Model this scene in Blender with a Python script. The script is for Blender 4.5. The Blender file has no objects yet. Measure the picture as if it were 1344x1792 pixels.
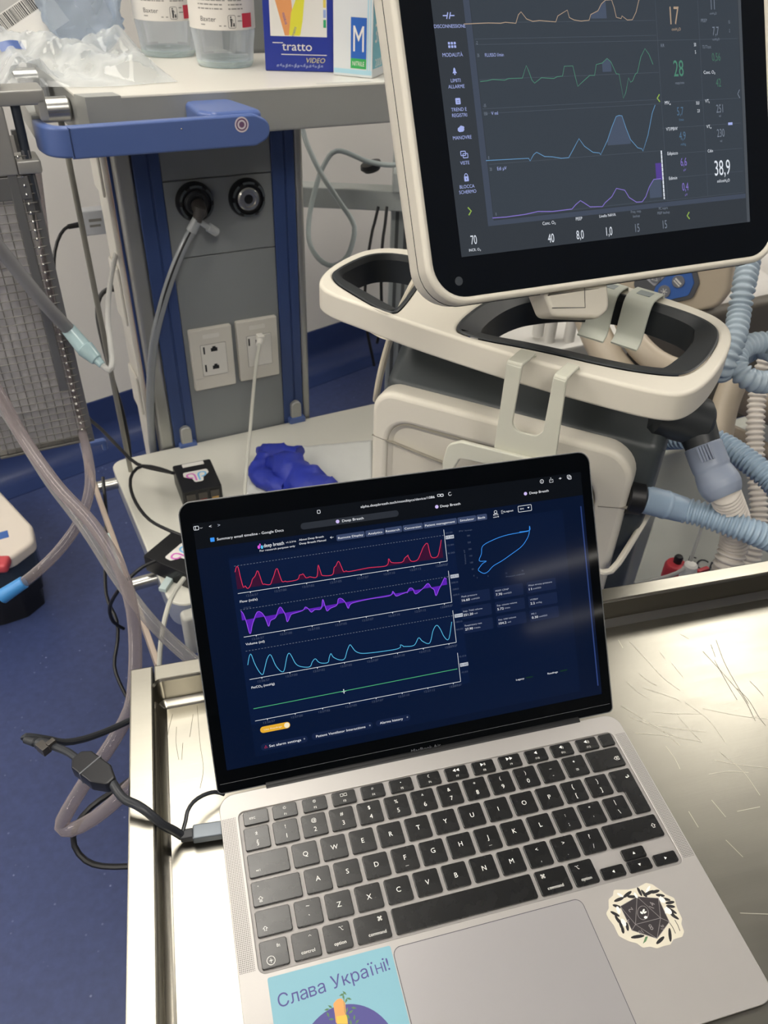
import bpy, bmesh, math, random
import numpy as np
from mathutils import Matrix, Vector, noise as mnoise

random.seed(7)
SC = bpy.context.scene
COL = SC.collection
PI = math.pi

# ------------------------------------------------------------------ camera, view, world, lights
EXPO = -0.13
SC.view_settings.view_transform = 'Standard'
SC.view_settings.look = 'None'
SC.view_settings.exposure = EXPO
SC.view_settings.gamma = 1.0
SC.view_settings.use_curve_mapping = False
CAM = np.array([0.0013, -0.2894, 1.4035])
RWC = np.array([[0.9655, -0.2585, 0.0321], [-0.1333, -0.5962, -0.7917], [0.2238, 0.7601, -0.6101]])
FPX = 1376.97
cd = bpy.data.cameras.new('camera')
cam = bpy.data.objects.new('camera', cd)
COL.objects.link(cam)
SC.camera = cam
cd.sensor_fit = 'VERTICAL'
cd.sensor_height = 24.0
cd.lens = 24.0 * FPX / 1792.0
cd.clip_start = 0.01
cd.dof.use_dof = True
cd.dof.focus_distance = 0.56
cd.dof.aperture_fstop = 13.0
_r, _u, _b = RWC[0], -RWC[1], -RWC[2]
cam.matrix_world = Matrix(((_r[0], _u[0], _b[0], CAM[0]), (_r[1], _u[1], _b[1], CAM[1]),
                           (_r[2], _u[2], _b[2], CAM[2]), (0, 0, 0, 1)))
W = bpy.data.worlds.new('world')
SC.world = W
W.use_nodes = True
W.node_tree.nodes['Background'].inputs[0].default_value = (0.75, 0.8, 0.9, 1)
W.node_tree.nodes['Background'].inputs[1].default_value = 0.25
# ceiling luminaires and added fill panels: (x, y, size x, size y, turn, strength)
LAMPS = [(-0.16, 0.85, 0.50, 1.08, 0.0, 12.0), (1.90, 1.42, 0.50, 0.60, 0.0, 18.0),
         (2.30, -3.85, 0.75, 0.10, 0.25, 9.0), (2.75, -5.0, 0.75, 0.10, 0.25, 9.0),
         (-1.9, -1.6, 0.6, 1.2, 0.0, 18.0), (-1.9, 0.5, 0.6, 1.2, 0.0, 18.0), (0.2, -1.5, 0.6, 1.2, 0.0, 18.0), (3.5, 0.9, 0.6, 1.2, 0.0, 18.0), (-1.6, -4.4, 0.6, 1.2, 0.0, 18.0)]  # this row: unseen fill panels, added to raise the room's overall light
LAMP_COL = (1.0, 0.945, 0.855)
try:
    SC.cycles.use_denoising = True
    SC.cycles.max_bounces = 10
    SC.cycles.transparent_max_bounces = 24
    SC.cycles.sample_clamp_indirect = 6.0
    SC.cycles.caustics_refractive = True
    SC.cycles.caustics_reflective = False
except Exception:
    pass

# ------------------------------------------------------------------ measuring helpers
def ray(x, y):
    return RWC.T @ np.array([(x - 672) / FPX, (y - 896) / FPX, 1.0])
def onz(x, y, z):
    d = ray(x, y); return CAM + d * (z - CAM[2]) / d[2]
def dep(x, y, t):
    return CAM + t * ray(x, y)
def onp(x, y, P, n):
    d = ray(x, y); return CAM + d * (((np.array(P) - CAM) @ n) / (d @ n))
def npa(*a): return np.array(a, float)

# ------------------------------------------------------------------ materials
def lin(h):
    if isinstance(h, (tuple, list)): return tuple(h[:3])
    h = h.lstrip('#'); o = []
    for i in (0, 2, 4):
        c = int(h[i:i + 2], 16) / 255
        o.append(c / 12.92 if c <= .04045 else ((c + .055) / 1.055) ** 2.4)
    return tuple(o)
MATS = {}
def mat(name, col, rough=.5, metal=0., spec=.5, var=.06, vscale=30., bump=0., bscale=200., trans=0., ior=1.45, coat=0., stretch=None, rvar=0.):
    if name in MATS: return MATS[name]
    m = bpy.data.materials.new(name); m.use_nodes = True; MATS[name] = m
    nt = m.node_tree; N = nt.nodes; L = nt.links; b = N['Principled BSDF']
    c = lin(col)
    b.inputs['Roughness'].default_value = rough
    b.inputs['Metallic'].default_value = metal
    b.inputs['Specular IOR Level'].default_value = spec
    b.inputs['IOR'].default_value = ior
    b.inputs['Transmission Weight'].default_value = trans
    b.inputs['Coat Weight'].default_value = coat
    b.inputs['Coat Roughness'].default_value = .08
    tc = N.new('ShaderNodeTexCoord'); mp = N.new('ShaderNodeMapping'); L.new(tc.outputs['Object'], mp.inputs[0])
    if stretch: mp.inputs['Scale'].default_value = stretch
    nz = N.new('ShaderNodeTexNoise'); nz.inputs['Scale'].default_value = vscale; nz.inputs['Detail'].default_value = 4
    L.new(mp.outputs[0], nz.inputs['Vector'])
    mx = N.new('ShaderNodeMix'); mx.data_type = 'RGBA'
    mx.inputs[6].default_value = tuple(x * (1 - var) for x in c) + (1,)
    mx.inputs[7].default_value = tuple(min(1, x * (1 + var)) for x in c) + (1,)
    L.new(nz.outputs[0], mx.inputs[0]); L.new(mx.outputs[2], b.inputs['Base Color'])
    if rvar:
        mr = N.new('ShaderNodeMapRange'); mr.inputs[3].default_value = max(.02, rough - rvar); mr.inputs[4].default_value = rough + rvar
        L.new(nz.outputs[0], mr.inputs[0]); L.new(mr.outputs[0], b.inputs['Roughness'])
    if bump:
        n2 = N.new('ShaderNodeTexNoise'); n2.inputs['Scale'].default_value = bscale; n2.inputs['Detail'].default_value = 3
        L.new(mp.outputs[0], n2.inputs['Vector'])
        bp = N.new('ShaderNodeBump'); bp.inputs['Strength'].default_value = bump; bp.inputs['Distance'].default_value = .002
        L.new(n2.outputs[0], bp.inputs['Height']); L.new(bp.outputs[0], b.inputs['Normal'])
    return m
def glow(name, col, k=1.0, rough=.08, spec=.25, base='#020304'):
    """a lit pixel colour of a screen, under the screen's glass"""
    if name in MATS: return MATS[name]
    m = bpy.data.materials.new(name); m.use_nodes = True; MATS[name] = m
    b = m.node_tree.nodes['Principled BSDF']
    b.inputs['Base Color'].default_value = lin(base) + (1,)
    b.inputs['Roughness'].default_value = rough
    b.inputs['Specular IOR Level'].default_value = spec
    b.inputs['Emission Color'].default_value = lin(col) + (1,)
    b.inputs['Emission Strength'].default_value = k / 2 ** EXPO
    return m
def liquid(name, col, k=.45):
    m = bpy.data.materials.new(name); m.use_nodes = True; MATS[name] = m
    nt = m.node_tree; N = nt.nodes; L = nt.links; out = N['Material Output']
    r = N.new('ShaderNodeBsdfRefraction'); r.inputs['IOR'].default_value = 1.33; r.inputs['Roughness'].default_value = .01; r.inputs[0].default_value = lin(col) + (1,)
    t = N.new('ShaderNodeBsdfTransparent'); nz = N.new('ShaderNodeTexNoise'); nz.inputs['Scale'].default_value = 4
    mr = N.new('ShaderNodeMapRange'); mr.inputs[3].default_value = k - .05; mr.inputs[4].default_value = k + .05; N_ = L.new(nz.outputs[0], mr.inputs[0])
    mx = N.new('ShaderNodeMixShader'); L.new(mr.outputs[0], mx.inputs[0]); L.new(r.outputs[0], mx.inputs[1]); L.new(t.outputs[0], mx.inputs[2]); L.new(mx.outputs[0], out.inputs[0])
    return m
def clear(name, col, tr=.6, rough=.08, gl=.5, bump=0., bscale=60.):
    """thin clear plastic: see-through mixed with a tinted glossy film"""
    if name in MATS: return MATS[name]
    m = bpy.data.materials.new(name); m.use_nodes = True; MATS[name] = m
    nt = m.node_tree; N = nt.nodes; L = nt.links; b = N['Principled BSDF']; out = N['Material Output']
    b.inputs['Base Color'].default_value = lin(col) + (1,)
    b.inputs['Roughness'].default_value = rough
    b.inputs['Specular IOR Level'].default_value = gl
    t = N.new('ShaderNodeBsdfTransparent'); t.inputs[0].default_value = tuple(.5 + .5 * x for x in lin(col)) + (1,)
    lw = N.new('ShaderNodeLayerWeight'); lw.inputs[0].default_value = .35
    mr = N.new('ShaderNodeMapRange'); mr.inputs[3].default_value = 1 - tr; mr.inputs[4].default_value = min(1, 1.35 - tr * .6)
    L.new(lw.outputs['Facing'], mr.inputs[0])
    mx = N.new('ShaderNodeMixShader'); L.new(mr.outputs[0], mx.inputs[0]); L.new(t.outputs[0], mx.inputs[1]); L.new(b.outputs[0], mx.inputs[2])
    L.new(mx.outputs[0], out.inputs[0])
    tc = N.new('ShaderNodeTexCoord'); n2 = N.new('ShaderNodeTexNoise'); n2.inputs['Scale'].default_value = bscale
    L.new(tc.outputs['Object'], n2.inputs['Vector'])
    bp = N.new('ShaderNodeBump'); bp.inputs['Strength'].default_value = max(bump, .02); bp.inputs['Distance'].default_value = .004
    L.new(n2.outputs[0], bp.inputs['Height']); L.new(bp.outputs[0], b.inputs['Normal'])
    return m

# ------------------------------------------------------------------ geometry: every builder returns (verts Nx3, faces)
def join(*gs):
    V = []; F = []; o = 0
    for g in gs:
        if g is None: continue
        V.append(np.asarray(g[0], float).reshape(-1, 3)); F += [tuple(i + o for i in f) for f in g[1]]; o += len(g[0])
    return (np.concatenate(V) if V else np.zeros((0, 3)), F)
def bmgeo(bm):
    bm.verts.ensure_lookup_table()
    for i, v in enumerate(bm.verts): v.index = i
    g = (np.array([v.co[:] for v in bm.verts]), [tuple(v.index for v in f.verts) for f in bm.faces]); bm.free(); return g
def box(c, s, bev=0., seg=2):
    bm = bmesh.new(); bmesh.ops.create_cube(bm, size=1)
    bmesh.ops.scale(bm, vec=s, verts=bm.verts)
    if bev: bmesh.ops.bevel(bm, geom=bm.edges[:], offset=bev, segments=seg, affect='EDGES', profile=.5)
    bmesh.ops.translate(bm, vec=c, verts=bm.verts); return bmgeo(bm)
def bx(x0, x1, y0, y1, z0, z1, bev=0., seg=2):
    return box(((x0 + x1) / 2, (y0 + y1) / 2, (z0 + z1) / 2), (abs(x1 - x0), abs(y1 - y0), abs(z1 - z0)), bev, seg)
def area2(p):
    p = np.asarray(p); x, y = p[:, 0], p[:, 1]; return np.sum(x * np.roll(y, -1) - y * np.roll(x, -1))
def ccw(p):
    p = [tuple(q[:2]) for q in p]; return p if area2(p) > 0 else p[::-1]
def fillet(p, r, n=5):
    p = [np.array(q[:2], float) for q in p]; out = []; k = len(p)
    for i in range(k):
        a, b, c = p[i - 1], p[i], p[(i + 1) % k]; ri = r[i] if isinstance(r, (list, tuple)) else r
        u = a - b; v = c - b; lu = np.linalg.norm(u); lv = np.linalg.norm(v); u = u / lu; v = v / lv
        cs = np.clip(u @ v, -1, 1); ang = math.acos(cs)
        if ri <= 0 or ang > PI - .05: out.append(b); continue
        t = min(ri / math.tan(ang / 2), lu * .48, lv * .48); 
        p0 = b + u * t; p1 = b + v * t
        for j in range(n + 1):
            s = j / n; out.append((1 - s) ** 2 * p0 + 2 * s * (1 - s) * b + s * s * p1) if ang < 1.2 else out.append(_arc(p0, b, p1, s))
    return [tuple(q) for q in out]
def _arc(p0, b, p1, s):
    w = math.cos(.5 * math.acos(np.clip(((p0 - b) @ (p1 - b)) / (np.linalg.norm(p0 - b) * np.linalg.norm(p1 - b)), -1, 1)))
    w = math.sqrt(max(0, 1 - w * w))
    a0 = (1 - s) ** 2; a1 = 2 * s * (1 - s) * w; a2 = s * s
    return (a0 * p0 + a1 * b + a2 * p1) / (a0 + a1 + a2)
def chaikin(p, k=3):
    p = np.array([q[:2] for q in p], float)
    for _ in range(k):
        n = np.roll(p, -1, 0); q = np.empty((len(p) * 2, 2)); q[0::2] = .75 * p + .25 * n; q[1::2] = .25 * p + .75 * n; p = q
    return [tuple(q) for q in p]
def rrect(x0, x1, y0, y1, r, n=5):
    return fillet([(x0, y0), (x1, y0), (x1, y1), (x0, y1)], r, n)
def circ(cx, cy, r, n=24, ry=None):
    return [(cx + r * math.cos(2 * PI * i / n), cy + (ry or r) * math.sin(2 * PI * i / n)) for i in range(n)]
def inset(p, d):
    p = np.asarray(ccw(p)); a = p - np.roll(p, 1, 0); b = np.roll(p, -1, 0) - p
    a = a / np.maximum(np.linalg.norm(a, axis=1), 1e-12)[:, None]; b = b / np.maximum(np.linalg.norm(b, axis=1), 1e-12)[:, None]
    na = np.stack([-a[:, 1], a[:, 0]], 1); nb = np.stack([-b[:, 1], b[:, 0]], 1)
    m = na + nb; m = m / np.maximum((m * m).sum(1), .3)[:, None] * 2
    return p + m * d
def prism(poly, z0, z1, bt=0., bb=0., seg=2):
    """outline extruded z0..z1, top edge rounded by bt, bottom by bb"""
    p = np.asarray(ccw(poly)); n = len(p); rings = []
    if bb:
        rings = [(inset(p, bb * (1 - math.cos(a))), z0 + bb - bb * math.sin(a)) for a in [i / seg * PI / 2 for i in range(seg, -1, -1)]]
    else: rings.append((p, z0))
    if bt: rings += [(inset(p, bt * (1 - math.cos(a))), z1 - bt + bt * math.sin(a)) for a in [i / seg * PI / 2 for i in range(seg + 1)]]
    else: rings.append((p, z1))
    V = []; F = []
    for q, z in rings: V += [(x, y, z) for x, y in q]
    for k in range(len(rings) - 1):
        for i in range(n):
            j = (i + 1) % n; F.append((k * n + i, k * n + j, k * n + n + j, k * n + n + i))
    F.append(tuple(range(n - 1, -1, -1))); F.append(tuple(range((len(rings) - 1) * n, len(rings) * n)))
    return (np.array(V), F)
def flat(poly, z=0.):
    p = ccw(poly); return (np.array([(x, y, z) for x, y in p]), [tuple(range(len(p)))])
def curve_geo(cu):
    o = bpy.data.objects.new('tmp', cu); COL.objects.link(o)
    dg = bpy.context.evaluated_depsgraph_get(); dg.update()
    me = bpy.data.meshes.new_from_object(o.evaluated_get(dg))
    V = np.array([v.co[:] for v in me.vertices]).reshape(-1, 3); F = [tuple(q.vertices) for q in me.polygons]
    bpy.data.objects.remove(o); bpy.data.meshes.remove(me); return V, F
def plate(loops, z0, z1, bev=0., seg=2):
    """outline with holes, given thickness"""
    cu = bpy.data.curves.new('plate', 'CURVE'); cu.dimensions = '2D'; cu.fill_mode = 'BOTH'
    h = (z1 - z0) / 2; bev = min(bev, h * .95); cu.extrude = h - bev; cu.bevel_depth = bev; cu.bevel_resolution = seg; cu.offset = -bev
    for lp in loops:
        s = cu.splines.new('POLY'); s.points.add(len(lp) - 1)
        for q, c in zip(s.points, lp): q.co = (c[0], c[1], 0, 1)
        s.use_cyclic_u = True
    V, F = curve_geo(cu); bpy.data.curves.remove(cu)
    if len(V): V[:, 2] += (z0 + z1) / 2
    return (V, F)
_TX = {}
def rawtxt(body):
    if body not in _TX:
        cu = bpy.data.curves.new('txt', 'FONT'); cu.body = body; cu.resolution_u = 3
        _TX[body] = curve_geo(cu); bpy.data.curves.remove(cu)
    return _TX[body]
def txt(body, h, cx, cy, al='C', sx=1., rot=0., maxw=None, z=0.):
    """flat lettering, capital height h, vertical middle of the capitals at cy"""
    V, F = rawtxt(body); V = V.copy()
    if len(V) == 0: return (V, F)
    s = h / .70; x0, x1 = V[:, 0].min(), V[:, 0].max(); w = (x1 - x0) * s * sx
    if maxw: sx *= maxw / w; w = maxw
    X = (V[:, 0] - x0) * s * sx; Y = V[:, 1] * s - h / 2
    X = X - {'C': w / 2, 'L': 0, 'R': w}[al]
    c, n = math.cos(rot), math.sin(rot)
    return (np.stack([cx + X * c - Y * n, cy + X * n + Y * c, np.full_like(X, z)], 1), F)
def txtc(body, h, cx, cy, rot=0., maxw=None, z=0.):
    """the same lettering laid out letter by letter"""
    s = h / .70; x = 0.; gs = []
    for ch in body:
        if ch == ' ': x += .30 * s; continue
        V, F = rawtxt('Н' if ch == 'н' else ch); V = V.copy() * (.74 if ch == 'н' else 1.); V[:, 0] -= V[:, 0].min(); w = V[:, 0].max(); V = V * s; V[:, 0] += x; V[:, 1] -= h / 2; x += w * s + .085 * s; gs.append((V, F))
    V, F = join(*gs); k = (maxw / V[:, 0].max()) if maxw else 1.; V[:, 0] *= k; w = V[:, 0].max(); V[:, 0] -= w / 2
    c, n = math.cos(rot), math.sin(rot)
    return (np.stack([cx + V[:, 0] * c - V[:, 1] * n, cy + V[:, 0] * n + V[:, 1] * c, np.full(len(V), z)], 1), F)
def stroke(p, w, z=0., closed=False):
    p = [np.array(q[:2], float) for q in p]; V = []; F = []; n = len(p)
    P = np.array(p)
    for i in range(n):
        a = P[i - 1] if (i > 0 or closed) else P[i]; b = P[(i + 1) % n] if (i < n - 1 or closed) else P[i]
        d1 = P[i] - a; d2 = b - P[i]; l1 = np.linalg.norm(d1); l2 = np.linalg.norm(d2)
        t = (d1 / l1 if l1 > 1e-12 else 0) + (d2 / l2 if l2 > 1e-12 else 0); t = t / max(np.linalg.norm(t), 1e-9)
        nn = np.array([-t[1], t[0]]); V += [tuple(P[i] + nn * w / 2) + (z,), tuple(P[i] - nn * w / 2) + (z,)]
    for i in range(n if closed else n - 1):
        j = (i + 1) % n; F.append((2 * i + 1, 2 * j + 1, 2 * j, 2 * i))
    return (np.array(V), F)
def smooth_path(p, step, closed=False):
    p = np.array(p, float); n = len(p)
    P = [p[i % n] for i in range(-1, n + 2)] if closed else [2 * p[0] - p[1]] + list(p) + [2 * p[-1] - p[-2]]
    out = []
    for i in range(len(P) - 3):
        a, b, c, d = P[i:i + 4]; k = max(2, int(np.linalg.norm(c - b) / step))
        for j in range(k):
            t = j / k
            out.append(.5 * (2 * b + (c - a) * t + (2 * a - 5 * b + 4 * c - d) * t * t + (3 * b - a - 3 * c + d) * t ** 3))
    if not closed: out.append(p[-1])
    return np.array(out)
def sweep(path, r, seg=10, step=.006, smooth=True, caps=True, scale=(1, 1)):
    """round tube along a path; r a number or r(s) of arc length"""
    P = smooth_path(path, step) if smooth else np.array(path, float)
    n = len(P); T = np.gradient(P, axis=0); T = T / np.maximum(np.linalg.norm(T, axis=1), 1e-12)[:, None]
    s = np.concatenate([[0], np.cumsum(np.linalg.norm(np.diff(P, axis=0), axis=1))])
    u = np.cross(T[0], [0, 0, 1.]); 
    if np.linalg.norm(u) < .1: u = np.cross(T[0], [1., 0, 0])
    V = []; F = []
    for i in range(n):
        u = u - T[i] * (u @ T[i]); u = u / np.linalg.norm(u); v = np.cross(T[i], u)
        rr = r(s[i]) if callable(r) else r
        for k in range(seg):
            a = 2 * PI * k / seg; V.append(P[i] + rr * (math.cos(a) * u * scale[0] + math.sin(a) * v * scale[1]))
    for i in range(n - 1):
        for k in range(seg):
            j = (k + 1) % seg; F.append((i * seg + k, i * seg + j, (i + 1) * seg + j, (i + 1) * seg + k))
    if caps: F.append(tuple(range(seg - 1, -1, -1))); F.append(tuple(range((n - 1) * seg, n * seg)))
    return (np.array(V), F)
def profile(P, ks, rs):
    P = np.array(P); L = np.linalg.norm(np.diff(P, axis=0), axis=1).sum()
    return lambda s: float(np.interp(s / L, ks, rs))
def corr(R, depth, pitch):
    return lambda s: R - depth * (.5 + .5 * math.cos(2 * PI * s / pitch)) ** 1.5
def lathe(prof, n=32, c=(0, 0, 0)):
    V = []; F = []; m = len(prof)
    for r, z in prof:
        for k in range(n):
            a = 2 * PI * k / n; V.append((c[0] + r * math.cos(a), c[1] + r * math.sin(a), c[2] + z))
    for i in range(m - 1):
        for k in range(n):
            j = (k + 1) % n; F.append((i * n + k, i * n + j, (i + 1) * n + j, (i + 1) * n + k))
    if prof[0][0] > 1e-6: F.append(tuple(range(n - 1, -1, -1)))
    if prof[-1][0] > 1e-6: F.append(tuple(range((m - 1) * n, m * n)))
    return (np.array(V), F)
def gridsurf(fn, nu, nv, closed_u=False):
    V = []; F = []
    for j in range(nv + 1):
        for i in range(nu + (0 if closed_u else 1)): V.append(fn(i / nu, j / nv))
    w = nu + (0 if closed_u else 1)
    for j in range(nv):
        for i in range(nu):
            i2 = (i + 1) % w if closed_u else i + 1
            F.append((j * w + i, j * w + i2, (j + 1) * w + i2, (j + 1) * w + i))
    return (np.array(V, float), F)
def xf(g, M):
    """transform by a 4x4 Matrix"""
    if g is None or len(g[0]) == 0: return g
    A = np.array(M); V = np.asarray(g[0]) @ A[:3, :3].T + A[:3, 3]
    F = g[1] if np.linalg.det(A[:3, :3]) > 0 else [f[::-1] for f in g[1]]
    return (V, F)
def frame(o, ex, ey, ez=None):
    o, ex, ey = np.array(o, float), np.array(ex, float), np.array(ey, float)
    ez = np.cross(ex, ey) if ez is None else np.array(ez, float)
    M = np.eye(4); M[:3, 0] = ex; M[:3, 1] = ey; M[:3, 2] = ez; M[:3, 3] = o; return Matrix(M.tolist())
def tr(x, y, z): return Matrix.Translation((x, y, z))
def rot(a, ax): return Matrix.Rotation(a, 4, ax)

# ------------------------------------------------------------------ objects
def thing(name, label, cat, M=None, group=None):
    o = bpy.data.objects.new(name, None); COL.objects.link(o); o.empty_display_size = .02
    if M is not None: o.matrix_basis = M
    o['label'] = label; o['category'] = cat
    if group: o['group'] = group
    return o
def root_matrix(o):
    M = Matrix.Identity(4)
    while o is not None: M = o.matrix_basis @ M; o = o.parent
    return M
def obj(name, geo, m, parent=None, world=False, smooth=35, label=None, loc=None, solid=0., wn=True):
    """geo one (V,F) or a list of them for a list of materials m; ONE mesh object"""
    gs = geo if isinstance(geo, list) else [geo]; ms = m if isinstance(m, (list, tuple)) else [m]
    if len(ms) < len(gs): ms = list(ms) * len(gs)
    V, F = join(*gs); MI = []
    for k, g in enumerate(gs): MI += [k if len(set(ms)) > 1 else 0] * len(g[1])
    o_loc = np.zeros(3)
    if parent is not None and world:
        A = np.array(root_matrix(parent).inverted()); V = V @ A[:3, :3].T + A[:3, 3]
    elif parent is None:
        o_loc = np.array([(V[:, 0].min() + V[:, 0].max()) / 2, (V[:, 1].min() + V[:, 1].max()) / 2, V[:, 2].min()]); V = V - o_loc
    me = bpy.data.meshes.new(name); me.from_pydata(V.tolist(), [], F)
    used = ms if len(set(ms)) > 1 else ms[:1]
    for q in used: me.materials.append(q)
    me.polygons.foreach_set('material_index', MI)
    if smooth:
        me.polygons.foreach_set('use_smooth', [True] * len(F)); me.update()
        me.set_sharp_from_angle(angle=math.radians(smooth))
    me.update(); me.validate()
    o = bpy.data.objects.new(name, me); COL.objects.link(o)
    if parent is not None: o.parent = parent
    o.location = loc if loc is not None else tuple(o_loc)
    if smooth and wn:
        md = o.modifiers.new('even_shading', 'WEIGHTED_NORMAL'); md.mode = 'FACE_AREA'; md.weight = 100; md.keep_sharp = True
    if label: o['label'] = label
    if solid:
        md = o.modifiers.new('thickness', 'SOLIDIFY'); md.thickness = solid; md.offset = 0
    return o
def tag(o, label, cat, group=None, kind=None):
    if label: o['label'] = label
    if cat: o['category'] = cat
    if group: o['group'] = group
    if kind: o['kind'] = kind
    return o
def struct(name, geo, m, smooth=35):
    o = obj(name, geo, m, smooth=smooth); o['kind'] = 'structure'; return o

# ================================================================== THE SETTING
WA = math.radians(26)
E1 = npa(math.cos(WA), math.sin(WA), 0); E2 = npa(-math.sin(WA), math.cos(WA), 0); EZ = npa(0, 0, 1)
ROOM = frame((0, 0, 0), E1, E2)
RX0, RX1, RY0, RY1, RH = -2.7, 4.6, -6.6, 1.93, 2.70
m_wall = mat('wall_paint', '#dad7d1', .6, var=.02, vscale=3)
m_ceil = mat('ceiling_paint', '#e4e3de', .8, var=.02, vscale=2)
def floor_mat():
    m = mat('blue_vinyl', '#38436b', .40, spec=.5, var=.30, vscale=70, bump=.02, bscale=300)
    nt = m.node_tree; N = nt.nodes; L = nt.links; b = N['Principled BSDF']
    src = b.inputs['Base Color'].links[0].from_socket
    tc = N.new('ShaderNodeTexCoord'); v = N.new('ShaderNodeTexVoronoi'); v.inputs['Scale'].default_value = 48
    L.new(tc.outputs['Object'], v.inputs['Vector'])
    cr = N.new('ShaderNodeValToRGB'); cr.color_ramp.elements[0].position = .05; cr.color_ramp.elements[0].color = (.30, .32, .42, 1)
    cr.color_ramp.elements[1].position = .12; cr.color_ramp.elements[1].color = (0, 0, 0, 1)
    L.new(v.outputs['Distance'], cr.inputs[0])
    n = N.new('ShaderNodeTexNoise'); n.inputs['Scale'].default_value = 16; L.new(tc.outputs['Object'], n.inputs['Vector'])
    mr = N.new('ShaderNodeMapRange'); mr.inputs[1].default_value = .5; mr.inputs[2].default_value = .75; L.new(n.outputs[0], mr.inputs[0])
    mm = N.new('ShaderNodeMix'); mm.data_type = 'RGBA'; mm.blend_type = 'ADD'; L.new(mr.outputs[0], mm.inputs[0])
    L.new(src, mm.inputs[6]); L.new(cr.outputs[0], mm.inputs[7]); L.new(mm.outputs[2], b.inputs['Base Color'])
    return m
m_floor = floor_mat()
m_skirt = mat('blue_skirting', '#2c3a64', .30, spec=.5, var=.1, vscale=40)
t_ = .08
struct('floor', xf(bx(RX0 - t_, RX1 + t_, RY0 - t_, RY1 + t_, -.08, 0), ROOM), m_floor)
struct('ceiling', xf(bx(RX0 - t_, RX1 + t_, RY0 - t_, RY1 + t_, RH, RH + .08), ROOM), m_ceil)
struct('wall_back', xf(bx(RX0 - t_, RX1 + t_, RY1, RY1 + t_, 0, RH), ROOM), m_wall)
struct('wall_front', xf(bx(RX0 - t_, RX1 + t_, RY0 - t_, RY0, 0, RH), ROOM), m_wall)
struct('wall_left', xf(bx(RX0 - t_, RX0, RY0, RY1, 0, RH), ROOM), m_wall)
struct('wall_right', xf(bx(RX1, RX1 + t_, RY0, RY1, 0, RH), ROOM), m_wall)
# coved skirting: flat band that curves out into the floor
cv = [(RY1 - .003, .155), (RY1 - .006, .15), (RY1 - .006, .075)]
cv += [(RY1 - .006 - .065 * (1 - math.cos(a)), .003 + .072 * (1 - math.sin(a))) for a in [PI / 2 * k / 8 for k in range(1, 9)]]
cv += [(RY1 - .12, .002), (RY1 - .12, .0005), (RY1 - .002, .0005), (RY1 - .002, .155)]
def along_e1(prof, x0, x1):
    V = [(x0, y, z) for y, z in prof] + [(x1, y, z) for y, z in prof]; n = len(prof)
    F = [(i, (i + 1) % n, n + (i + 1) % n, n + i) for i in range(n)] + [tuple(range(n - 1, -1, -1)), tuple(range(n, 2 * n))]
    return (np.array(V), F)
struct('baseboard_back', xf(along_e1(cv, RX0, RX1), ROOM), m_skirt)

m_lampframe = mat('lamp_frame', '#d8d8d4', .5)
for k, (lx, ly, sx, sy, a, st) in enumerate(LAMPS):
    where = ['square-edged ceiling light panel above the laptop', 'square-edged ceiling light panel above the bed', 'narrow ceiling tube light behind the camera, nearer one',
             'narrow ceiling tube light behind the camera, farther one', 'added fill light panel behind the camera on the left', 'added fill light panel left of the supply column', 'added fill light panel just behind the camera', 'added fill light panel at the right wall', 'added fill light panel far behind the camera on the left'][k]
    t = thing('ceiling_light', where, 'ceiling light', tr(lx, ly, RH) @ rot(a, 'Z'), 'ceiling lights')
    obj('frame', plate([rrect(-sx / 2 - .03, sx / 2 + .03, -sy / 2 - .03, sy / 2 + .03, .01), rrect(-sx / 2, sx / 2, -sy / 2, sy / 2, .004)], -.035, -.0005, .002), m_lampframe, t)
    lm = bpy.data.materials.new('lamp_diffuser'); lm.use_nodes = True; b = lm.node_tree.nodes['Principled BSDF']
    b.inputs['Emission Color'].default_value = LAMP_COL + (1,); b.inputs['Emission Strength'].default_value = st
    obj('diffuser', bx(-sx / 2 + .001, sx / 2 - .001, -sy / 2 + .001, sy / 2 - .001, -.025, -.002), lm, t)

# ================================================================== INSTRUMENT TROLLEY
def steel_mat():
    m = mat('brushed_steel', '#9c998f', .31, 1., var=.06, vscale=10, stretch=(1.5, 9, 1), rvar=.05)
    nt = m.node_tree; N = nt.nodes; L = nt.links; b = N['Principled BSDF']
    tc = N.new('ShaderNodeTexCoord'); mp = N.new('ShaderNodeMapping'); mp.inputs['Scale'].default_value = (6, 260, 20)
    L.new(tc.outputs['Object'], mp.inputs[0])
    n = N.new('ShaderNodeTexNoise'); n.inputs['Scale'].default_value = 4; n.inputs['Detail'].default_value = 5; L.new(mp.outputs[0], n.inputs['Vector'])
    n2 = N.new('ShaderNodeTexNoise'); n2.inputs['Scale'].default_value = 7; L.new(tc.outputs['Object'], n2.inputs['Vector'])
    b1 = N.new('ShaderNodeBump'); b1.inputs['Strength'].default_value = .03; b1.inputs['Distance'].default_value = .001; L.new(n.outputs[0], b1.inputs['Height'])
    b2 = N.new('ShaderNodeBump'); b2.inputs['Strength'].default_value = .02; b2.inputs['Distance'].default_value = .01; L.new(n2.outputs[0], b2.inputs['Height'])
    L.new(b1.outputs[0], b2.inputs['Normal']); L.new(b2.outputs[0], b.inputs['Normal'])
    return m
m_steel = steel_mat()
m_steelleg = mat('steel_tube', '#b5b3ac', .3, 1., var=.05)
TZ = .90; RZ = .928
trolley = thing('instrument_trolley', 'scratched stainless steel tray trolley that carries the open laptop', 'trolley', tr(.25, -.15, 0))
def skewx(y): return -.0513 + (y - .138) * .0225         # inner left edge of the tray leans a little
YF = -.47; XR = .61
TI = [(skewx(YF), YF), (XR, YF), (XR, .1365), (skewx(.1365), .1365)]
TO = [(skewx(YF) - .0185, YF - .016), (XR + .016, YF - .016), (XR + .016, .1525), (skewx(.1525) - .0175, .1525)]
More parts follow.
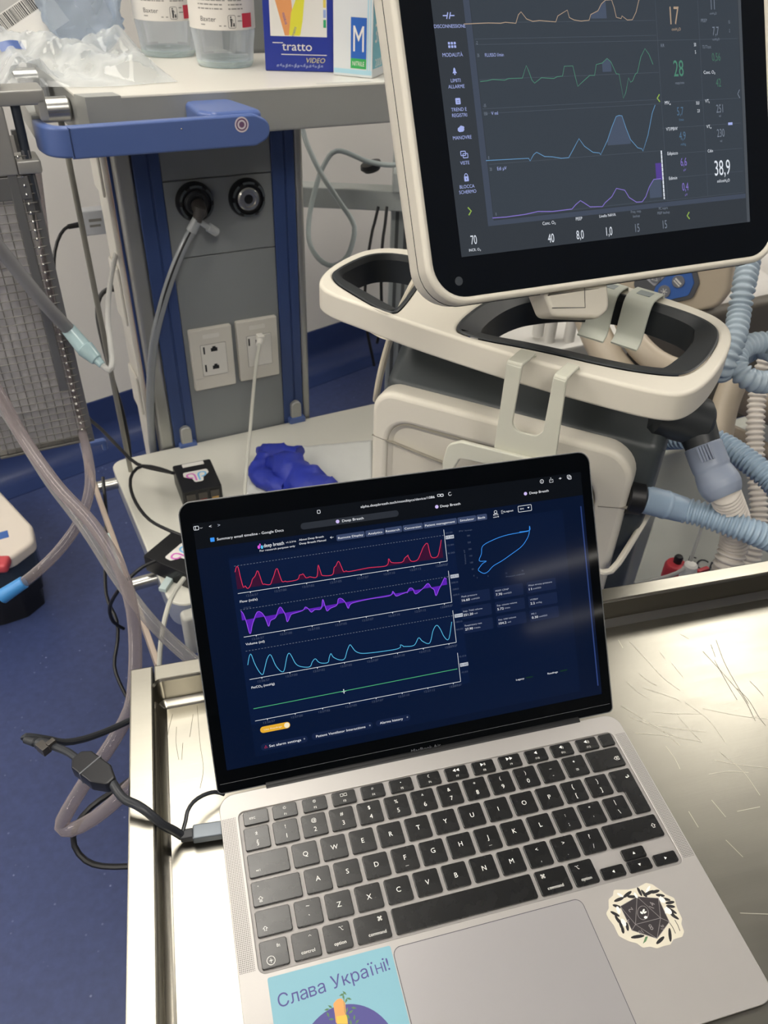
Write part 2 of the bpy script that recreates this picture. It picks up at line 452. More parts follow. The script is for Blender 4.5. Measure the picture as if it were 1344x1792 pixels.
def ringwall(loopA, zA, loopB, zB):
    n = len(loopA); V = [(x, y, zA) for x, y in loopA] + [(x, y, zB) for x, y in loopB]
    return (np.array(V), [(i, (i + 1) % n, n + (i + 1) % n, n + i) for i in range(n)])
Ti = fillet(TI, .006, 4); Tib = [tuple(q) for q in inset(Ti, .003)]; Tic = [tuple(q) for q in inset(Ti, .006)]
tray = join(flat(Tic, TZ))
tray = join(tray, ringwall(Tic, TZ, Tib, TZ + .0012), ringwall(Tib, TZ + .0012, Ti, TZ + .005), ringwall(Ti, TZ + .005, Ti, RZ - .002),
            ringwall(Ti, RZ - .002, [tuple(q) for q in inset(Ti, -.0015)], RZ))
To2 = [tuple(q) for q in inset(Ti, -.0022)]
Lp = [tuple(q) for q in inset(Ti, -.0015)]
tray = join(tray, ringwall(Lp, RZ, To2, RZ - .002), ringwall(To2, RZ - .002, To2, TZ - .002), (flat(To2, TZ - .002)[0], [f[::-1] for f in flat(To2, TZ - .002)[1]]))
_bm = bmesh.new(); _v = [_bm.verts.new(q) for q in tray[0]]
for _f in tray[1]:
    try: _bm.faces.new([_v[i] for i in _f])
    except ValueError: pass
bmesh.ops.remove_doubles(_bm, verts=_bm.verts[:], dist=1e-6); bmesh.ops.recalc_face_normals(_bm, faces=_bm.faces[:]); tray = bmgeo(_bm)
_fl = [f for f in tray[1] if len(f) > 8 and abs(tray[0][f[0]][2] - TZ) < 1e-5]; _wl = [f for f in tray[1] if f not in _fl]
def sub_geo(V, F):
    u = sorted(set(i for f in F for i in f)); m = {k: i for i, k in enumerate(u)}; return (V[u], [tuple(m[i] for i in f) for f in F])
m_steelw = mat('plain_steel', '#98948a', .25, 1., var=.04, vscale=8)
obj('tray', sub_geo(tray[0], _fl), m_steel, trolley, world=True, smooth=0)
obj('tray_wall', sub_geo(tray[0], _wl), m_steelw, trolley, world=True, smooth=30)
To = fillet(TO, .0015, 2)
# the rolled rim: two long side strips butt against the back and front strips
def strip(poly): return prism(poly, RZ - .030, RZ, .0012, 0, 2)
xl = skewx(.1525)
obj('rim', strip([TO[0], (TI[0][0] - .001, TO[0][1]), (xl - .0008, .1525), TO[3]]), m_steel, trolley, world=True, smooth=20)
obj('rim', strip([(xl + .0002, .1525), (TI[3][0] + .0005, .1372), (XR, .1372), (XR + .016, .1525)]), m_steel, trolley, world=True, smooth=20)
obj('rim', strip([(XR, YF), (XR + .016, YF - .016), (XR + .016, .152), (XR, .1368)]), m_steel, trolley, world=True, smooth=20)
obj('rim', strip([(TI[0][0], YF - .016), (XR + .0155, YF - .016), (XR - .0005, YF - .0005), (TI[0][0], YF - .0005)]), m_steel, trolley, world=True, smooth=20)
obj('underside', bx(-.05, .59, -.46, .12, .872, .8975, .003), m_steelleg, trolley, world=True)
for lx, ly in ((-.04, .11), (.58, .11), (-.04, -.44), (.58, -.44)):
    lg = obj('leg', lathe([(.0125, .07), (.0125, .875)], 16, (lx, ly, 0)), m_steelleg, trolley, world=True)
    obj('caster', [join(bx(lx - .012, lx + .012, ly - .02, ly + .02, .055, .075, .003), xf(lathe([(.0, -.01), (.027, -.01), (.029, -.006), (.029, .006), (.027, .01), (0, .01)], 24), tr(lx, ly, .0295) @ rot(PI / 2, 'Y')))], mat('caster_black', '#1b1b1d', .5), lg, world=True)
# scratches in the steel, traced where the photo shows them
m_scr = mat('scratch_bright', '#d9d6c8', .45, 1., var=.02)
m_scd = mat('scratch_dark', '#5c5a50', .5, .8, var=.02)
SCR = [[(1101, 1122), (1130, 1153), (1160, 1186), (1190, 1208)], [(1098, 1194), (1114, 1210), (1132, 1220)], [(1126, 1204), (1160, 1215), (1190, 1226)],
       [(1088, 1236), (1112, 1250), (1136, 1266)], [(1102, 1255), (1130, 1266), (1160, 1280), (1186, 1290)], [(1110, 1283), (1160, 1287), (1228, 1298)],
       [(1120, 1262), (1150, 1272), (1190, 1305)], [(1145, 1246), (1180, 1249), (1226, 1249)], [(1165, 1306), (1180, 1326), (1190, 1346)],
       [(1182, 1248), (1206, 1276), (1228, 1298)], [(1150, 1270), (1190, 1276), (1235, 1281)], [(1154, 1140), (1165, 1155)], [(1175, 1160), (1196, 1186)],
       [(1082, 1120), (1090, 1134)], [(1120, 1180), (1135, 1192), (1150, 1200)], [(1191, 1110), (1206, 1118)], [(1250, 1330), (1290, 1338), (1344, 1344)], [(1295, 1598), (1320, 1599), (1344, 1600)],
       [(1262, 1318), (1300, 1350), (1330, 1392)], [(1240, 1355), (1275, 1350), (1310, 1352)], [(1205, 1420), (1222, 1448)], [(1245, 1400), (1270, 1430)], [(1290, 1420), (1330, 1412)], [(1270, 1470), (1300, 1500)],
       [(1230, 1240), (1290, 1252), (1344, 1258)], [(1200, 1230), (1240, 1260), (1270, 1300)]]
SCD = [[(1253, 1120), (1268, 1160), (1290, 1200), (1310, 1232)], [(1230, 1140), (1262, 1175), (1300, 1220), (1322, 1262)], [(1290, 1205), (1310, 1225), (1328, 1255), (1340, 1270)],
       [(1250, 1155), (1275, 1200), (1290, 1225)], [(1312, 1192), (1325, 1205), (1336, 1218)], [(302, 1250), (293, 1290), (292, 1340)], [(309, 1272), (308, 1300), (313, 1330)], [(345, 1235), (350, 1300), (356, 1345), (350, 1380)],
       [(338, 1250), (332, 1290)], [(320, 1300), (318, 1330)], [(1244, 1128), (1252, 1150)]]
def on_tray(p): q = onz(p[0], p[1], TZ); return (q[0], q[1])
obj('scratches', join(*[stroke(smooth_path([on_tray(p) for p in s], .004), .00045, TZ + .00015) for s in SCR]), m_scr, trolley, world=True, smooth=0, label='pale scratches')
obj('scratches', join(*[stroke(smooth_path([on_tray(p) for p in s], .004), .0003, TZ + .00015) for s in SCD]), m_scd, trolley, world=True, smooth=0, label='dark hairline scratches')
def on_rim(p): q = onz(p[0], p[1], RZ); return (q[0], q[1])

# ================================================================== LAPTOP
TH = .930709
LM = tr(0, 0, .9116) @ rot(math.radians(3), 'X')
laptop = thing('laptop', 'open silver laptop with black keys and a dark dashboard on its screen', 'laptop', LM)
A_ = np.array(LM)
LXv, LYv, LZv, LO = A_[:3, 0], A_[:3, 1], A_[:3, 2], A_[:3, 3]
def lp(x, y):
    P = onp(x, y, LO, LZv) - LO; return (P @ LXv, P @ LYv)
MM = .001
m_alu = mat('silver_aluminium', '#b4b1ae', .42, .55, spec=.5, var=.02, vscale=60, bump=.015, bscale=2500)
m_key = mat('black_key', '#08090a', .27, spec=.5, var=.1, vscale=90, rvar=.05, ior=1.62)
m_well = mat('key_well', '#a09d9b', .5, .4, var=.03)
m_leg = mat('key_legend', '#e8e8e4', .6, var=.0)
X0, X1, Y0, Y1 = -.01416, .28994, -.169, .0352
def zb(y): return -(.0116 + .05234 * y) / .9986 + .0008
# body: rounded slab whose under side rests level on the tray; the key well is sunk into it
outl = fillet([(X0, Y0), (X1, Y0), (X1, Y1), (X0, Y1)], [.011, .011, .011, .011], 7)
WELL = fillet([(-.0022, -.0828), (.2795, -.0828), (.2795, .0208), (-.0022, .0208)], .0045, 5)
topc = plate([outl, WELL], -.0012, 0, .0005, 2)
ring = []; n = len(outl)
op = np.array(ccw(outl)); lowp = inset(op, .006); V = []; F = []
for q, f in ((op, lambda y: -.0011), (op, lambda y: -.0011 - .35 * (-.0011 - zb(y))), (inset(op, .0015), lambda y: -.0011 - .75 * (-.0011 - zb(y))), (lowp, lambda y: zb(y))):
    V += [(x, y, f(y)) for x, y in q]
for k in range(3):
    for i in range(n):
        j = (i + 1) % n; F.append((k * n + i, k * n + j, k * n + n + j, k * n + n + i))
F.append(tuple(range(4 * n - 1, 3 * n - 1, -1)))
body = join(topc, (np.array(V), [f[::-1] for f in F]))
body = (body[0], body[1])
obj('base', body, m_alu, laptop, smooth=40)
obj('key_well', join(flat(WELL, -.00105), ringwall(WELL, -.0010, [tuple(q) for q in inset(WELL, -.0004)], -.0001)), m_well, laptop)
# keys
U = 19.3 * MM; RP = 18.29 * MM; GX = 1.3 * MM
def col(u): return u * U - .00155
rows = []
SYM = {'esc': ('esc', 'l')}
def key(u0, u1, row, legend, name='key', y0=None, y1=None):
    yc = -row * RP; yy0 = yc - RP / 2 + GX if y0 is None else y0; yy1 = yc + RP / 2 - GX if y1 is None else y1
    return (col(u0) + GX, col(u1) - GX, yy0, yy1, legend)
K = []
FY0, FY1 = .0097, .0196
fpitch = .02066
def fk(c, w, leg): K.append((c - w / 2 + .0012, c + w / 2 - .0012, FY0, FY1, leg))
FNI = ['☼', '☀', '⊞', '⌕', '♪', '☾', '◂◂', '▸❙❙', '▸▸', '◂', '◂)', '◂))']
K.append((.0008, .0177, FY0, FY1, [('esc', -.3, 0, 2.3)]))
for i in range(12):
    sym = ['☼', '☼', '□□', '⌕', '•', '☾', '◀◀', '▶II', '▶▶', '◀', '◀)', '◀))'][i]
    fk(.0290 + i * fpitch, fpitch * .93, [(sym, 0, .22, 2.0), ('F%d' % (i + 1), 0, -.28, 1.5)])
K.append((.2668, .2776, FY0, FY1, []))
num = [('±', '§'), ('!', '1'), ('@', '2'), ('#', '3'), ('$', '4'), ('%', '5'), ('^', '6'), ('&', '7'), ('*', '8'), ('(', '9'), (')', '0'), ('_', '-'), ('+', '=')]
for i, (a, b) in enumerate(num): K.append(key(i, i + 1, 0, [(a, 0, .24, 2.6), (b, 0, -.22, 3.1)]))
K.append(key(13, 14.5, 0, [('⌫', .62, -.1, 2.8)]))
K.append(key(0, 1.5, 1, [('⇥', -.55, -.26, 2.2)]))
for i, c in enumerate('QWERTYUIOP'): K.append(key(1.5 + i, 2.5 + i, 1, [(c, 0, 0, 3.2)]))
K.append(key(11.5, 12.5, 1, [('{', 0, .24, 3.0), ('[', 0, -.24, 3.0)])); K.append(key(12.5, 13.5, 1, [('}', 0, .24, 3.0), (']', 0, -.24, 3.0)]))
K.append(key(0, 1.75, 2, [('⇪', -.68, -.25, 2.8), ('•', -.72, .33, 1.6)]))
for i, c in enumerate('ASDFGHJKL'): K.append(key(1.75 + i, 2.75 + i, 2, [(c, 0, 0.05, 3.2)] + ([('_', 0, -.22, 3.)] if c in 'FJ' else [])))
K.append(key(10.75, 11.75, 2, [(':', 0, .22, 2.4), (';', 0, -.24, 2.6)])); K.append(key(11.75, 12.75, 2, [('"', 0, .25, 2.8), ("'", 0, -.25, 2.8)])); K.append(key(12.75, 13.75, 2, [('|', 0, .28, 3.0), ('\\', 0, -.24, 3.0)]))
K.append(key(0, 1.25, 3, [('⇧', -.52, -.25, 2.6)])); K.append(key(1.25, 2.25, 3, [('~', 0, .28, 2.6), ('`', 0, -.2, 2.8)]))
for i, c in enumerate('ZXCVBNM'): K.append(key(2.25 + i, 3.25 + i, 3, [(c, 0, 0, 3.2)]))
K.append(key(9.25, 10.25, 3, [('<', 0, .24, 2.6), (',', 0, -.26, 2.8)])); K.append(key(10.25, 11.25, 3, [('>', 0, .24, 2.6), ('.', 0, -.26, 2.8)])); K.append(key(11.25, 12.25, 3, [('?', 0, .24, 2.8), ('/', 0, -.24, 2.8)]))
K.append(key(12.25, 14.5, 3, [('⇧', .76, .0, 2.9)]))
K.append(key(0, 1, 4, [('fn', .35, .27, 2.0), ('⊕', -.3, -.27, 2.6)])); K.append(key(1, 2, 4, [('⌃', .35, .28, 2.2), ('control', .05, -.28, 2.0)])); K.append(key(2, 3, 4, [('⌥', .35, .28, 2.2), ('option', .08, -.28, 2.0)]))
K.append(key(3, 4.25, 4, [('⌘', .52, .28, 2.5), ('command', .2, -.28, 2.0)])); K.append(key(4.25, 9.25, 4, []))
K.append(key(9.25, 10.5, 4, [('⌘', -.52, .28, 2.5), ('command', -.02, -.28, 2.0)])); K.append(key(10.5, 11.5, 4, [('⌥', -.35, .28, 2.2), ('option', .0, -.28, 2.0)]))
yb = -4 * RP - RP / 2 + GX; ym = -4 * RP
K.append(key(11.5, 12.5, 4, [('◀', 0, 0, 1.5)], y0=yb, y1=ym - .0004)); K.append(key(12.5, 13.5, 4, [('▲', 0, 0, 1.5)], y0=ym + .0003, y1=-4 * RP + RP / 2 - GX))
K.append(key(12.5, 13.5, 4, [('▼', 0, 0, 1.5)], y0=yb, y1=ym - .0004)); K.append(key(13.5, 14.5, 4, [('▶', 0, 0, 1.5)], y0=yb, y1=ym - .0004))
KZ0, KZ1 = -.0010, .00055
def keymesh(poly):
    return prism(poly, KZ0, KZ1, .0005, 0, 2)
def add_key(poly, cx, cy, hw, hh, leg):
    P = [(x - cx, y - cy) for x, y in poly]
    o = obj('key', keymesh(P), m_key, laptop, loc=(cx, cy, 0))
    if leg:
        gs = []
        for s, fx, fy, h in leg:
            gs.append(txt(s, h * MM, fx * hw * 1.0, fy * hh * 2 * .9, z=KZ1 + .00004))
        obj('legend', join(*gs), m_leg, o, smooth=0)
for x0, x1, y0, y1, leg in K:
    cx, cy = (x0 + x1) / 2, (y0 + y1) / 2
    add_key(rrect(x0, x1, y0, y1, .0014, 4), cx, cy, (x1 - x0) / 2, (y1 - y0) / 2, leg)
# two-row enter key
ex0, ex1, exm = col(13.5) + GX, col(14.5) - GX, col(13.75) + GX
ey1, ey0, eym = -RP + RP / 2 - GX, -2 * RP - RP / 2 + GX, -RP - RP / 2 + GX
add_key(fillet([(ex0, eym), (exm, eym), (exm, ey0), (ex1, ey0), (ex1, ey1), (ex0, ey1)], .0014, 4), (ex0 + ex1) / 2, -RP, .0085, .0075, [('⏎', .45, 0.1, 2.7)])
# track pad: a slightly proud plate inside a dark hairline gap
PADO = rrect(.0768, .2017, -.1655, -.0873, .005, 6)
obj('trackpad_gap', flat(PADO, .00006), mat('gap_dark', '#4b4a52', .6), laptop, smooth=0)
obj('trackpad', prism([tuple(q) for q in inset(PADO, .0004)], .00002, .00022, .0001, 0, 1), mat('trackpad_glass', '#aaa8a9', .36, .45, var=.015, vscale=40), laptop)
# speaker grilles: perforated strips
def dots_mat():
    m = mat('speaker_mesh', '#b0adaa', .45, .5, var=.02)
    nt = m.node_tree; N = nt.nodes; L = nt.links; b = N['Principled BSDF']; src = b.inputs['Base Color'].links[0].from_socket
    tc = N.new('ShaderNodeTexCoord'); v = N.new('ShaderNodeTexVoronoi'); v.voronoi_dimensions = '2D'; v.inputs['Scale'].default_value = 1 / .00108; v.inputs['Randomness'].default_value = 0
    L.new(tc.outputs['Object'], v.inputs['Vector'])
    lt = N.new('ShaderNodeMath'); lt.operation = 'LESS_THAN'; lt.inputs[1].default_value = .27; L.new(v.outputs['Distance'], lt.inputs[0])
    mm = N.new('ShaderNodeMix'); mm.data_type = 'RGBA'; L.new(lt.outputs[0], mm.inputs[0]); L.new(src, mm.inputs[6]); mm.inputs[7].default_value = lin('#4d4a48') + (1,)
    L.new(mm.outputs[2], b.inputs['Base Color']); return m
m_dots = dots_mat()
for gx0, gx1 in ((-.0134, -.0042), (.2808, .2892)):
    obj('speaker_grille', flat([(gx0, -.0800), (gx1, -.0800), (gx1, .0178), (gx0, .0178)], .00008), m_dots, laptop, smooth=0)
for q in ((.0, -.155), (.27, -.155), (.0, .02), (.27, .02)):
    obj('rubber_foot', lathe([(.006, 0), (.0065, .0008)], 16, (q[0] + .003, q[1], zb(q[1]) - .00085)), mat('foot_rubber', '#222222', .8), laptop)
# hinge drum
m_blk = mat('black_bezel', '#0a0b0d', .16, spec=.35, var=.05)
m_hinge = mat('hinge_black', '#121315', .45, var=.06)
obj('hinge', xf(lathe([(0, 0), (.0046, 0), (.0046, .2405), (0, .2405)], 20), tr(.0193, .0366, -.0036) @ rot(PI / 2, 'Y')), m_hinge, laptop)
# lid
LIDM = Matrix(((1, 0, 0, X0), (0, math.cos(TH), -math.sin(TH), .036648), (0, math.sin(TH), math.cos(TH), -.00176), (0, 0, 0, 1)))
LH_, LW_ = .2050, .3041
lidR = LM @ LIDM; B_ = np.array(lidR)
def lidp(x, y):
    P = onp(x, y, B_[:3, 3], B_[:3, 2]) - B_[:3, 3]; return (P @ B_[:3, 0], P @ B_[:3, 1])
LOUT = fillet([(0, .001), (LW_, .001), (LW_, LH_), (0, LH_)], [.004, .004, .0095, .0095], 8)
lidobj = obj('lid', xf(prism(LOUT, -.0048, -.0006, .0006, .0016, 3), LIDM), m_alu, laptop)
m_glass = glow('bezel_black', '#05070a', .25, rough=.05, spec=.22)
GL = [tuple(q) for q in inset(LOUT, .0006)]
obj('screen_glass', xf(prism(GL, -.0008, 0, .0002, 0, 1), LIDM), m_glass, laptop)
LG = lambda g, dz: xf(g, LIDM @ tr(0, 0, dz))
obj('seal', LG(join(stroke([(.0025, .0080), (.3016, .0080)], .00035), stroke(inset(LOUT, .0004), .0006, closed=True)), .00012), mat('bezel_line', '#55585c', .5), laptop, smooth=0)
obj('maker_name', LG(txt('MacBook Air', .0026, .1515, .0034, maxw=.0228), .00014), mat('bezel_grey', '#5d6064', .5), laptop, smooth=0)
D0, D1, D2, D3 = .0085, .2958, .0170, .1898
PAGE = .1722
disp = obj('display', [LG(flat([(D0, D2), (D1, D2), (D1, PAGE), (D0, PAGE)]), .00005), LG(flat([(D0, PAGE), (D1, PAGE), (D1, D3), (D0, D3)]), .00005),
                LG(flat([(.0290, .0225), (.2780, .0225), (.2780, .1635), (.0290, .1635)]), .00008), LG(flat([(.0290, .0455), (.1905, .0455), (.1905, .1620), (.0290, .1620)]), .0001)],
           [glow('page_navy', '#05112a', 1.), glow('toolbar_black', '#0a0d12', 1.), glow('panel_navy', '#071531', 1.), glow('chart_navy', '#081838', 1.)], laptop, smooth=0)
g_w = glow('pixel_white', '#f2f4f8', 1.); g_g = glow('pixel_grey', '#7f8796', 1.); g_dim = glow('pixel_dim', '#4c566c', 1.)
g_red = glow('pixel_red', '#e2365a', 1.); g_redf = glow('pixel_red_fill', '#38102f', 1.)
g_pur = glow('pixel_purple', '#9a55f0', 1.); g_purf = glow('pixel_purple_fill', '#5a1fae', 1.)
g_cy = glow('pixel_cyan', '#5cc0ea', 1.); g_gr = glow('pixel_green', '#4fb277', 1.); g_bl = glow('pixel_blue', '#3a92ee', 1.)
g_tab = glow('tab_slate', '#3a4664', 1.); g_tab2 = glow('tab_grey', '#2b2f36', 1.); g_am = glow('pixel_amber', '#e3ab33', 1.); g_pill = glow('pill_navy', '#13203f', 1.); g_box = glow('pixel_box', '#b9bec8', 1.)
S3 = 410 / 1344.
def c3(*pts): return [lidp(310 + x * S3, 780 + y * 420 / 1377) for x, y in pts]
def c4(*pts): return [lidp(680 + x * 410 / 1344, 780 + y * 420 / 1377) for x, y in pts]
def mmp(*pts): return [(x * MM, y * MM) for x, y in pts]
wr = c3((332,725),(338,700),(345,692),(352,705),(362,750),(380,812),(390,803),(400,817),(412,815),(425,790),(432,765),(447,748),(460,717),(470,735),(490,792),(500,793),(515,797),(535,795),(545,770),(555,745),(565,712),(575,706),(585,735),(603,780),(620,776),(630,780),(690,768),(702,742),(715,740),(722,735),(740,758),(760,752),(800,753),(808,690),(812,690),(825,730),(835,745),(890,740),(900,700),(910,690),(925,663),(940,690),(955,723),(970,717),(985,722),(1100,700),(1200,688),(1213,648),(1230,670),(1290,668),(1305,645),(1325,628)) + c4((0,650),(15,675),(40,675),(80,670),(95,640),(110,630),(130,662),(165,655),(185,615),(200,580),(222,560),(235,610),(248,640),(280,635),(293,590),(302,540))
wp = c3((365,948),(378,962),(395,1005),(418,1078),(432,1025),(448,975),(462,952),(480,955),(495,970),(510,1000),(525,1036),(535,1005),(550,995),(565,985),(580,940),(592,925),(605,940),(622,975),(632,1010),(650,975),(660,965),(720,945),(735,925),(752,935),(770,955),(790,940),(825,935),(835,882),(850,925),(860,948),(880,932),(915,915),(925,878),(945,878),(965,900),(982,933),(1000,905),(1100,880),(1220,860),(1237,835),(1255,862),(1290,850),(1320,840)) + c4((15,855),(28,835),(45,862),(105,845),(120,818),(138,820),(155,850),(195,820),(225,790),(245,815),(260,825),(272,860),(290,820),(305,790),(320,760),(332,765))
wb = c3((405,1258),(412,1215),(420,1195),(428,1205),(445,1250),(470,1295),(490,1313),(500,1285),(515,1225),(532,1198),(545,1215),(565,1260),(590,1290),(605,1297),(615,1285),(630,1210),(642,1190),(655,1205),(680,1250),(710,1267),(760,1268),(775,1240),(792,1222),(810,1240),(830,1247),(865,1243),(872,1215),(882,1192),(895,1212),(930,1228),(960,1222),(975,1175),(990,1142),(1000,1150),(1030,1183),(1090,1190),(1265,1165),(1280,1142),(1300,1152)) + c4((0,1168),(50,1163),(65,1143),(85,1152),(145,1145),(172,1102),(195,1122),(235,1132),(255,1060),(275,1030),(295,1050),(320,1098),(345,1108),(362,1010))
loop = c4((808,460),(805,505),(790,540),(760,580),(700,625),(650,660),(600,690),(570,722),(545,732),(515,715),(520,700),(540,675),(560,662),(520,660),(532,620),(540,575),(600,540),(680,512),(800,490),(750,495),(808,485),(808,460))
def mono(w):
    o = []
    for p in w:
        if not o or p[0] > o[-1][0] - .0004: o.append(p)
    return o
wr, wp, wb = mono(wr), mono(wp), mono(wb)
def fillto(w, base):
    V = []; F = []
    for (x, y) in w: V += [(x, y, 0), (x, base(x), 0)]
    for i in range(len(w) - 1): F.append((2 * i + 1, 2 * i + 3, 2 * i + 2, 2 * i))
    return (np.array(V), F)
bl0, bl1 = c3((368, 1003))[0], c4((345, 795))[0]
pbase = lambda x: bl0[1] + (x - bl0[0]) / (bl1[0] - bl0[0]) * (bl1[1] - bl0[1])
rbase = lambda x: .1412
def wave(pts, w, fill=None, fb=None, m=None, mf=None):
    gs = []; ms = []
    if fill is not None: gs.append(LG(fill, .00013)); ms.append(mf)
    gs.append(LG(stroke(pts, w), .00018)); ms.append(m)
    obj('waveform', gs, ms, disp, smooth=0)
rf = [p for p in wr]
wave(smooth_path(wr, .0009), .00042, fillto([p for p in wr if True], rbase), None, g_red, g_redf)
wave(smooth_path(wp, .0009), .00042, fillto(wp, pbase), None, g_pur, g_purf)
wave(smooth_path(wb, .0009), .00042, m=g_cy)
wave(mmp((32, 56.6), (182, 57.7)), .00045, m=g_gr)
obj('pressure_volume_loop', LG(stroke(smooth_path(loop, .0009), .00045), .00018), g_bl, disp, smooth=0)
axes = []
for yb_, yt in ((138.2, 161.5), (107.6, 131), (77.5, 101.5), (47.8, 69.5)):
    axes += [stroke(mmp((32, yb_), (183.5, yb_)), .00028), stroke(mmp((183.5, yb_), (183.5, yt)), .00028)]
    for k in range(8): x = 40.5 + k * 19.6; axes.append(stroke(mmp((x, yb_), (x, yb_ - .9)), .0004))
axes += [stroke(mmp((94.7, 56.9), (97.9, 56.9)), .0005), stroke(mmp((96.3, 55.3), (96.3, 58.5)), .0005)]
obj('chart_axis', LG(join(*axes), .00016), g_w, disp, smooth=0)
dl = []
for y, n in ((157.3, 70), (126.7, 70), (97.6, 70)):
    for k in range(n): x = 32 + k * 152 / n; dl.append(stroke(mmp((x, y), (x + 1.1, y)), .00025))
obj('limit_line', LG(join(*dl), .00015), g_g, disp, smooth=0)
# writing on the page
TW = [('alpha.deepbreath.tech/monilitycs/device/1086', 151.9, 186.0, 1.75, 'C', 55), ('Summary email timeline - Google Docs', 23.0, 177.3, 1.75, 'L', 45.5), ('Deep Breath', 117.8, 177.9, 1.75, 'C', 15.5), ('Deep Breath', 190.5, 178.6, 1.75, 'C', 15.5), ('Deep Breath', 260.5, 179.2, 1.75, 'C', 15.5),
      ('deep breath', 53.6, 168.4, 2.5, 'L', 14.0), ('v1.2.516', 69.0, 168.4, 1.1, 'L', 7.0), ('For research purpose only', 50.5, 165.2, 1.25, 'L', 24.5), ('About Deep Breath', 78.2, 168.9, 1.3, 'L', 17.5), ('Deep Breath Manual', 78.2, 166.2, 1.3, 'L', 18.8), ('←', 101.3, 167.5, 1.7, 'C', 2.6),
      ('Remote Display', 114.8, 166.2, 1.5, 'C', 18.2), ('Analytics', 132.6, 166.2, 1.5, 'C', 10.5), ('Research', 145.6, 166.2, 1.5, 'C', 10.3), ('Conversion', 160.6, 166.2, 1.5, 'C', 12.4), ('Patient management', 181.2, 166.2, 1.5, 'C', 22.8), ('Simulator', 202.0, 166.2, 1.5, 'C', 11), ('Beds', 213.3, 166.2, 1.5, 'C', 5.5),
      ('user8', 224.6, 165.2, 1.0, 'C', 4.4), ('Logout', 235.0, 168.2, 1.3, 'C', 7.2), ('EN', 245.6, 168.4, 1.1, 'C', 2.6), ('▼', 250.8, 168.5, 1.1, 'C', 1.8),
      ('Flow (ml/s)', 32.6, 132.4, 1.6, 'L', 12), ('Volume (ml)', 32.6, 102.4, 1.6, 'L', 13), ('PetCO₂ (mmHg)', 32.6, 71.6, 1.6, 'L', 16), ('Set alarm settings', 39.3, 28.2, 1.7, 'L', 22.5), ('Patient Ventilator Interactions', 72.6, 28.4, 1.7, 'L', 36), ('Alarms history', 119.4, 28.8, 1.7, 'L', 17.4),
      ('16.60', 191.4, 107.6, 1.7, 'L', 6.0), ('7.70', 218.0, 107.6, 1.7, 'L', 5), ('11', 244.6, 107.6, 1.7, 'L', 2.2), ('251.20', 191.4, 96.6, 1.7, 'L', 7.4), ('5.72', 218.0, 96.6, 1.7, 'L', 5), ('2.2', 244.6, 96.6, 1.7, 'L', 3.5), ('27.90', 191.4, 85.8, 1.7, 'L', 6), ('104.2', 218.0, 85.8, 1.7, 'L', 6), ('0.30', 244.6, 85.8, 1.7, 'L', 5),
      ('Legacy', 230.2, 41.0, 1.3, 'C', 6.6), ('Readings', 256.8, 41.0, 1.3, 'C', 8.4), ('+', 278.6, 187.0, 2.2, 'C', 2.4), ('<', 19.8, 186.6, 2.2, 'C', 1.7), ('⌄', 13.8, 186.6, 1.2, 'C', 2.0)]
TGL = [('>', 25.6, 186.6, 2.2, 'C', 1.7), ('Peak pressure', 191.4, 110.4, 1.2, 'L', 12), ('PEEP/ CPAP', 218.0, 110.4, 1.2, 'L', 10.5), ('Mean airway pressure', 244.6, 110.4, 1.2, 'L', 19), ('cmH2O', 198.6, 107.5, 1.1, 'L', 6.5), ('cmH2O', 224, 107.5, 1.1, 'L', 6.5), ('cmH2O', 247.8, 107.5, 1.1, 'L', 6.5),
       ('Insp. Tidal volume', 191.4, 99.4, 1.2, 'L', 15), ('ml', 199.8, 96.5, 1.1, 'L', 2.3), ('Exp. minute volume', 218.0, 99.4, 1.2, 'L', 16), ('l/min', 224, 96.5, 1.1, 'L', 4), ('VT/PBW', 244.6, 99.4, 1.2, 'L', 6.4), ('ml/kg', 249.2, 96.5, 1.1, 'L', 4.6), ('Respiratory rate', 191.4, 88.6, 1.2, 'L', 13.4), ('1/min', 198.6, 85.7, 1.1, 'L', 4.6),
       ('Exp. tidal volume', 218.0, 88.6, 1.2, 'L', 14), ('ml', 225.2, 85.7, 1.1, 'L', 2.3), ('P0.1', 244.6, 88.6, 1.2, 'L', 3.6), ('cmH2O', 250.6, 85.7, 1.1, 'L', 6.5)]
TD = []
for yb_ in (138.2, 107.6, 77.5, 47.8):
    for k, s in enumerate(('12:56:57', '12:57:00', '12:57:02', '12:57:05', '12:57:07', '12:57:10', '12:57:12', '12:57:15')): TD.append((s, 41.5 + k * 19.6, yb_ - 2.4, 1.5, 'C', 8.2))
    TD.append(('12:57:17', 180, yb_ - 2.4, 1.5, 'C', 7.8))
for y, s in ((158.6, '20.00'), (149.6, '12.00'), (143.7, '8.00'), (121.8, '200.0'), (116.8, '-200.0'), (112.6, '-600.0'), (92.4, '180.0'), (86.8, '60.00'), (66.4, '0.03'), (54.4, '-0.03')): TD.append((s, 184.6, y, 1.2, 'L', 5.2))
for k, s in enumerate(('0', '50', '100', '150', '200', '250', '300')): TD.append((s, 203, 124.4 + k * 5.0, 1.2, 'R', None))
TD += [('7', 205, 122.4, 1.2, 'C', None), ('9', 213.5, 122.4, 1.2, 'C', None), ('12', 228, 122.4, 1.2, 'C', None), ('15', 241, 122.4, 1.2, 'C', None), ('Pressure cmH2O', 235, 119.8, 1.1, 'C', 15), ('PV loop', 200, 158.5, 1.1, 'C', 10), ('419.76', 34.5, 127.6, 1.0, 'L', 5)]
def tgeo(T): return join(*[txt(s, h * MM, x * MM, y * MM, al, maxw=w * MM if w else None) for s, x, y, h, al, w in T])
obj('interface_text', LG(tgeo(TW), .0002), g_w, disp, smooth=0)
